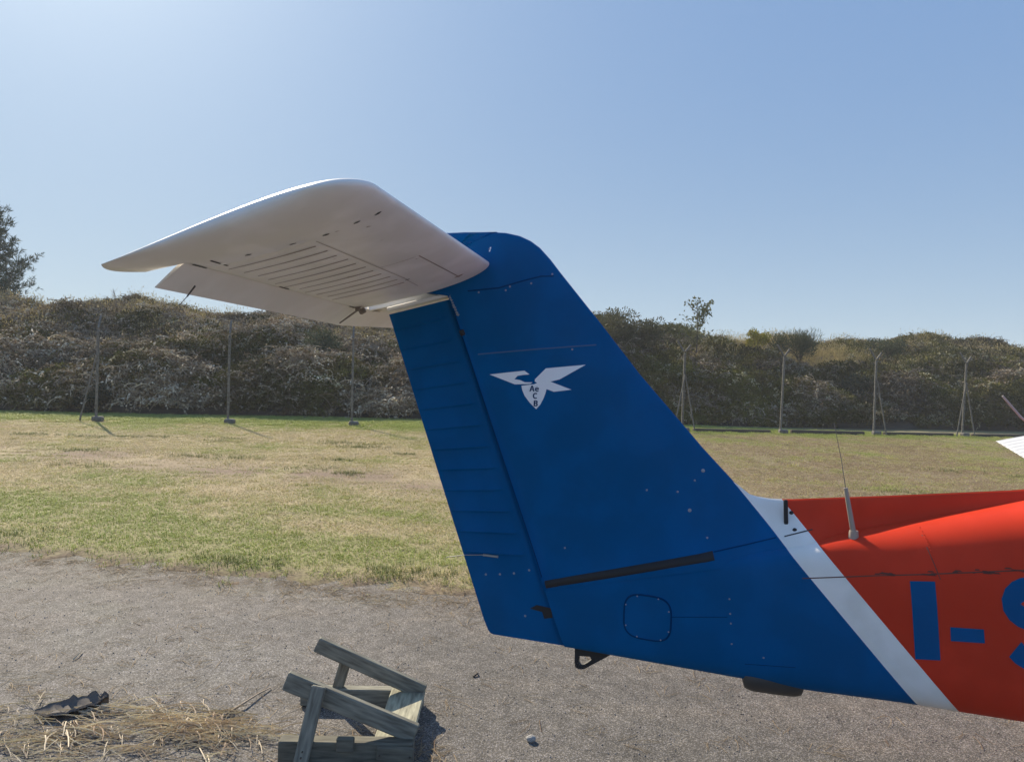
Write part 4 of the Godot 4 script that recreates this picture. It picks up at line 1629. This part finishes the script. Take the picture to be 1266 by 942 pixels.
func build_small_things() -> void:
	# broken wooden trestle
	var t := root("wooden_trestle", "weathered grey wooden trestle of nailed boards lying on the asphalt beneath the tail", "trestle", Vector3(-0.62, 0, -3.42))
	t.scale = Vector3(0.95, 0.95, 0.95)
	var F := Vector3(0, 0, 1)
	plank("base_beam", t, Vector3(-0.30, 0.055, 0.27), Vector3(0.28, 0.055, 0.25), 0.11, 0.07, F)
	plank("base_beam", t, Vector3(-0.36, 0.05, -0.30), Vector3(0.26, 0.05, -0.32), 0.09, 0.06, F)
	plank("sloping_board", t, Vector3(-0.30, 0.335, 0.20), Vector3(0.285, 0.125, 0.22), 0.085, 0.035, F)
	plank("sloping_board", t, Vector3(-0.27, 0.345, -0.22), Vector3(0.265, 0.105, -0.26), 0.075, 0.035, F)
	plank("strut", t, Vector3(-0.145, 0.33, 0.24), Vector3(-0.20, -0.0, 0.325), 0.062, 0.028, F)
	plank("strut", t, Vector3(-0.125, 0.275, -0.26), Vector3(-0.20, 0.02, -0.335), 0.055, 0.028, F)
	plank("cross_board", t, Vector3(0.185, 0.098, -0.29), Vector3(0.185, 0.090, 0.275), 0.17, 0.022, Vector3.UP)
	plank("end_board", t, Vector3(0.125, 0.055, 0.300), Vector3(0.285, 0.05, 0.296), 0.10, 0.022, F)
	plank("block", t, Vector3(-0.045, 0.112, 0.31), Vector3(0.03, 0.112, 0.308), 0.06, 0.03, F)
	for q in [[-0.150, 0.285, 0.256], [-0.143, 0.315, 0.251], [-0.19, 0.06, 0.335], [-0.185, 0.085, 0.332], [0.14, 0.07, 0.312], [0.27, 0.065, 0.308]]:
		var sn0 := mb()
		tube(sn0, [Vector3(q[0], q[1], q[2]), Vector3(q[0], q[1], q[2] + 0.006)], 0.004, 0.004, 6)
		commit("nail", sn0, M.stem, t)
	# curled slab of dark bark
	var bk := root("bark_slab", "curled dark slab of bark lying beside the straw heap", "bark", Vector3(-1.98, 0.0, -3.55), 0.45)
	var st := mb()
	var top := []
	var bot := []
	for i in 17:
		var q := i / 16.0
		var half := 0.072 * pow(sin(PI * clamp(q * 0.96 + 0.03, 0.0, 1.0)), 0.6)
		var rt := []
		var rb := []
		for j in 7:
			var f := j / 3.0 - 1.0
			var y := 0.010 + 0.030 * f * f * (0.7 + 0.5 * q) * (1.0 + 0.5 * noise_b.get_noise_2d(i * 0.45, f * 2.0)) + 0.022 * noise_b.get_noise_2d(i * 0.5, j * 1.9) + 0.012 * q
			var p := Vector3(lerp(-0.15, 0.15, q), y, f * half + 0.012 * sin(q * 5.0))
			rt.append(p); rb.append(p - Vector3(0, 0.011, 0))
		top.append(rt); bot.append(rb)
	grid(st, top); grid(st, bot)
	for j in [0, 6]:
		var rr := []
		for i in 17: rr.append([top[i][j], bot[i][j]])
		grid(st, rr)
	commit("slab", st, M.bark, bk)
	# long dry stick pointing out of the straw
	st = mb()
	tube(st, [Vector3(-0.06, 0.008, 0.16), Vector3(0.0, 0.022, 0.04), Vector3(0.03, 0.016, -0.08), Vector3(0.06, 0.008, -0.17)], 0.006, 0.003, 6)
	var sk := commit("stick", st, mat(Color(0.36, 0.28, 0.20), 0.85))
	sk.position = Vector3(-1.22, 0, -3.70)
	tag(sk, "long thin dry stick poking out of the right end of the straw heap", "stick")
	st = mb()
	tube(st, [Vector3(-0.02, 0.004, 0.03), Vector3(0.0, 0.012, 0.0), Vector3(-0.008, 0.006, -0.035)], 0.006, 0.004, 5)
	var tw := commit("twig", st, M.stem)
	tw.position = Vector3(-0.13, 0, -4.13)
	tag(tw, "short dark bent twig on bare asphalt below the rudder", "twig")
	st = mb()
	st.set_smooth_group(0)
	var rows := []
	for i in 8:
		var a := PI * i / 7.0
		var row := []
		for j in 10:
			var b := TAU * j / 10
			var r := 0.02 * (1.0 + 0.3 * noise_b.get_noise_3d(cos(b) * 2.0, cos(a) * 2.0, sin(b) * 2.0))
			row.append(Vector3(cos(b) * sin(a) * r * 1.15, 0.013 + cos(a) * r * 0.75, sin(b) * sin(a) * r))
		rows.append(row)
	grid(st, rows, true)
	var sn := commit("stone", st, M.stone)
	sn.position = Vector3(0.14, 0, -3.42)
	tag(sn, "single pale stone on the asphalt right of the wooden trestle", "stone")
	st = mb()
	strand(st, Vector3(0, 0.006, 0), 1.35, 0.12, 0.3, 0.004, 0.008)
	var ps := commit("pale_stalk", st, mat(Color(0.52, 0.45, 0.33), 0.8))
	ps.position = Vector3(-2.32, 0, -4.25)
	tag(ps, "single pale straw stalk lying on the asphalt above the dark bark", "straw")
	# straw heap
	var smesh := []
	for k in 4:
		var ss := mb()
		ss.set_smooth_group(-1)
		for q in 5:
			strand(ss, Vector3(rng.randf_range(-0.05, 0.05), rng.randf_range(0, 0.01), rng.randf_range(-0.05, 0.05)), rng.randfn() * 0.7, rng.randf_range(0.08, 0.20), rng.randf_range(-0.9, 0.9), rng.randf_range(0.0011, 0.0023), rng.randf_range(0.0, 0.013))
		ss.generate_normals()
		smesh.append(ss.commit())
	var heap := Node3D.new()
	heap.name = "straw_heap"
	add_child(heap)
	tag(heap, "loose heap of dry straw strewn over the asphalt at lower left", "straw", "stuff")
	for k in 4:
		var xf := []
		var cl := []
		for i in 46:
			var x := rng.randf_range(-2.5, -1.12)
			var mid := -3.40 - 0.0 * x + 0.06 * sin(x * 5.0)
			var z := mid + rng.randfn() * 0.14
			if rng.randf() < 0.25:
				x = -1.33 + rng.randfn() * 0.13; z = -3.42 + rng.randfn() * 0.08
			elif rng.randf() < 0.2:
				x = -1.85 + rng.randfn() * 0.2; z = -3.2 + rng.randfn() * 0.12
			var d: float = abs(z - mid) / 0.25
			var y: float = max(0.0, (0.028 - 0.024 * d)) * rng.randf() + 0.003
			var sc := rng.randf_range(0.6, 1.2)
			xf.append(Transform3D(Basis(Vector3.UP, rng.randfn() * 0.5 + (PI if rng.randf() < 0.5 else 0.0)).scaled(Vector3(sc * 1.2, sc, sc * 0.8)), Vector3(x, y, z)))
			cl.append(Color(0.74, 0.65, 0.51).lerp(Color(0.42, 0.31, 0.22), pow(rng.randf(), 1.8)) * rng.randf_range(0.8, 1.2))
		multi("strands", smesh[k], M.straw, xf, cl, heap)
	# straw bits strewn over the apron and along the grass edge
	var xs := []
	var cs := []
	for i in 1900:
		var x := rng.randf_range(-6.0, 4.0)
		var z: float
		if rng.randf() < 0.66:
			z = edge_z(x) + abs(rng.randfn()) * 0.22 - 0.12
		else:
			z = rng.randf_range(-5.6, -2.9)
			if rng.randf() < 0.3: x = -1.9 + rng.randfn() * 0.8; z = -3.6 + rng.randfn() * 0.5
		if i > 1780:
			x = -0.60 + rng.randfn() * 0.22
			z = -3.22 + rng.randfn() * 0.12
		var sc := rng.randf_range(0.25, 0.8)
		xs.append(Transform3D(Basis(Vector3.UP, rng.randf() * TAU).scaled(Vector3(sc, sc * 0.5, sc)), Vector3(x, max(0.002, ground_y(x, z)), z)))
		cs.append(Color(0.46, 0.36, 0.23).lerp(Color(0.22, 0.15, 0.10), pow(rng.randf(), 1.3)))
	var bits := multi("straw_litter", smesh[1], M.straw, xs, cs)
	tag(bits, "dry straw litter along the grass edge and over the asphalt", "straw", "stuff")
	# grit
	var gm := mb()
	gm.set_smooth_group(-1)
	var rg := []
	for i in 4:
		var a := PI * i / 3.0
		var row := []
		for j in 6:
			var b := TAU * j / 6
			var r := rng.randf_range(0.8, 1.2)
			row.append(Vector3(cos(b) * sin(a), cos(a) * 0.6 + 0.4, sin(b) * sin(a)) * r)
		rg.append(row)
	grid(gm, rg, true)
	gm.generate_normals()
	var gmesh := gm.commit()
	xs = []
	cs = []
	for i in 9000:
		var z := -2.9 - 2.9 * pow(rng.randf(), 1.2)
		var x := rng.randf_range(-0.72, 0.72) * -z * 1.1
		var r := 0.0016 + 0.0035 * pow(rng.randf(), 5.0)
		xs.append(Transform3D(Basis(Vector3.UP, rng.randf() * TAU).scaled(Vector3(r, r, r)), Vector3(x, 0.0005, z)))
		cs.append(Color(0.36, 0.33, 0.30).lerp(Color(0.10, 0.09, 0.085), rng.randf() * rng.randf()) * rng.randf_range(0.7, 1.3))
	var pm := mat(Color.WHITE, 0.9)
	pm.vertex_color_use_as_albedo = true
	var gr := multi("grit", gmesh, pm, xs, cs)
	tag(gr, "fine loose grit on the asphalt", "grit", "stuff")

# ------------------------------------------------------------------ turf
func tuft_mesh(blades: int, ht: float, flat: float, rad: float, w: float) -> ArrayMesh:
	var st := mb()
	st.set_smooth_group(-1)
	for i in blades:
		var a := rng.randf() * TAU
		var b0 := Vector3(rng.randf_range(-rad, rad), -0.004, rng.randf_range(-rad, rad))
		var l := ht * rng.randf_range(0.55, 1.25)
		var out := Vector3(cos(a), 0, sin(a))
		var m := b0 + out * l * flat * 0.35 + Vector3.UP * l * 0.6 * (1.0 - flat * 0.4)
		var t := b0 + out * l * (0.25 + flat * 0.9) + Vector3.UP * l * (1.0 - flat * 0.75)
		var u := Vector3(-out.z, 0, out.x) * w
		tri(st, b0 - u, b0 + u, m + u * 0.8); tri(st, b0 - u, m + u * 0.8, m - u * 0.8); tri(st, m - u * 0.8, m + u * 0.8, t)
	st.generate_normals()
	return st.commit()

func build_grass() -> void:
	var meshes := [tuft_mesh(10, 0.046, 0.45, 0.06, 0.0022), tuft_mesh(9, 0.055, 0.9, 0.065, 0.0016), tuft_mesh(12, 0.075, 0.5, 0.05, 0.0026)]
	var xf := [[], [], []]
	var cl := [[], [], []]
	var n := 0
	while n < 210000:
		n += 1
		var d := 5.0 + 17.8 * pow(rng.randf(), 0.66)
		var x := rng.randf_range(-0.76, 0.76) * d * 1.02
		var z := -d
		var sd := into_grass(x, z)
		var fo := fence_off(x, z)
		if sd < -0.05 or fo > 2.9: continue
		var bare := noise_b.get_noise_2d(x * 1.1 + 30.0, z * 1.6)
		if sd < 0.5 and rng.randf() > smoothstep(-0.1, 0.5, sd + bare * 0.5): continue
		var g := green_at(x, z)
		var kind := 0 if rng.randf() < 0.15 + g * 0.85 else 1
		if kind == 1 and bare > 0.32 and rng.randf() < 0.6: continue
		var sc := rng.randf_range(0.55, 1.15)
		var tall := noise_b.get_noise_2d(x * 0.9 - 77.0, z * 0.9)
		if tall > 0.42 and rng.randf() < 0.20: kind = 2
		if fo > 0.2 and rng.randf() < 0.5:
			kind = 2
			g = 1.0
		elif fo > -0.5 and noise_b.get_noise_2d(x * 1.3, 8.0) > -0.1 and rng.randf() < 0.6: kind = 2
		var strip := exp(-pow((sd - 5.0 - 0.5 * noise_a.get_noise_2d(x, 3.0)) / 0.75, 2.0))
		if rng.randf() < strip * 0.95 * smoothstep(-0.45, 0.05, noise_b.get_noise_2d(x * 0.5, z * 2.0)): continue
		xf[kind].append(Transform3D(Basis(Vector3.UP, rng.randf() * TAU).scaled(Vector3(sc, sc * rng.randf_range(0.7, 1.1), sc)), Vector3(x, ground_y(x, z), z)))
		var v := rng.randf_range(0.75, 1.3)
		var c: Color
		if kind == 1: c = Color(0.68, 0.585, 0.36).lerp(Color(0.40, 0.31, 0.19), clamp(rng.randf() + 0.8 * smoothstep(0.0, 6.0, x), 0.0, 1.3)) * v  # dry blades paler at left, lens glare put into their colour
		else: c = Color(0.56, 0.50, 0.23).lerp(Color(0.36, 0.41, 0.11), clamp(g * 1.15 + rng.randf_range(-0.3, 0.2), 0.0, 1.0)) * v
		cl[kind].append(c)
	for i in 34:
		var cx := rng.randf_range(-9.5, -1.2) if i < 24 else rng.randf_range(4.0, 12.0)
		var cz := rng.randf_range(-15.5, -10.5)
		if i >= 28:
			cx = rng.randf_range(-4.5, -0.2)
			cz = edge_z(cx) - 0.35 - rng.randf() * 0.3
		var rad := rng.randf_range(0.10, 0.26)
		for j in 26:
			var x := cx + rng.randfn() * rad
			var z := cz + rng.randfn() * rad * 0.6
			xf[2].append(Transform3D(Basis(Vector3.UP, rng.randf() * TAU).scaled(Vector3.ONE * rng.randf_range(0.6, 1.0)), Vector3(x, ground_y(x, z), z)))
			cl[2].append(Color(0.19, 0.22, 0.07) * rng.randf_range(0.7, 1.2))
	var gn := Node3D.new()
	gn.name = "grass"
	add_child(gn)
	tag(gn, "short green and straw coloured grass of the mown field", "grass", "stuff")
	multi("green_blades", meshes[0], M.grassm, xf[0], cl[0], gn)
	multi("dry_blades", meshes[1], M.straw, xf[1], cl[1], gn)
	multi("taller_tufts", meshes[2], M.grassm, xf[2], cl[2], gn)
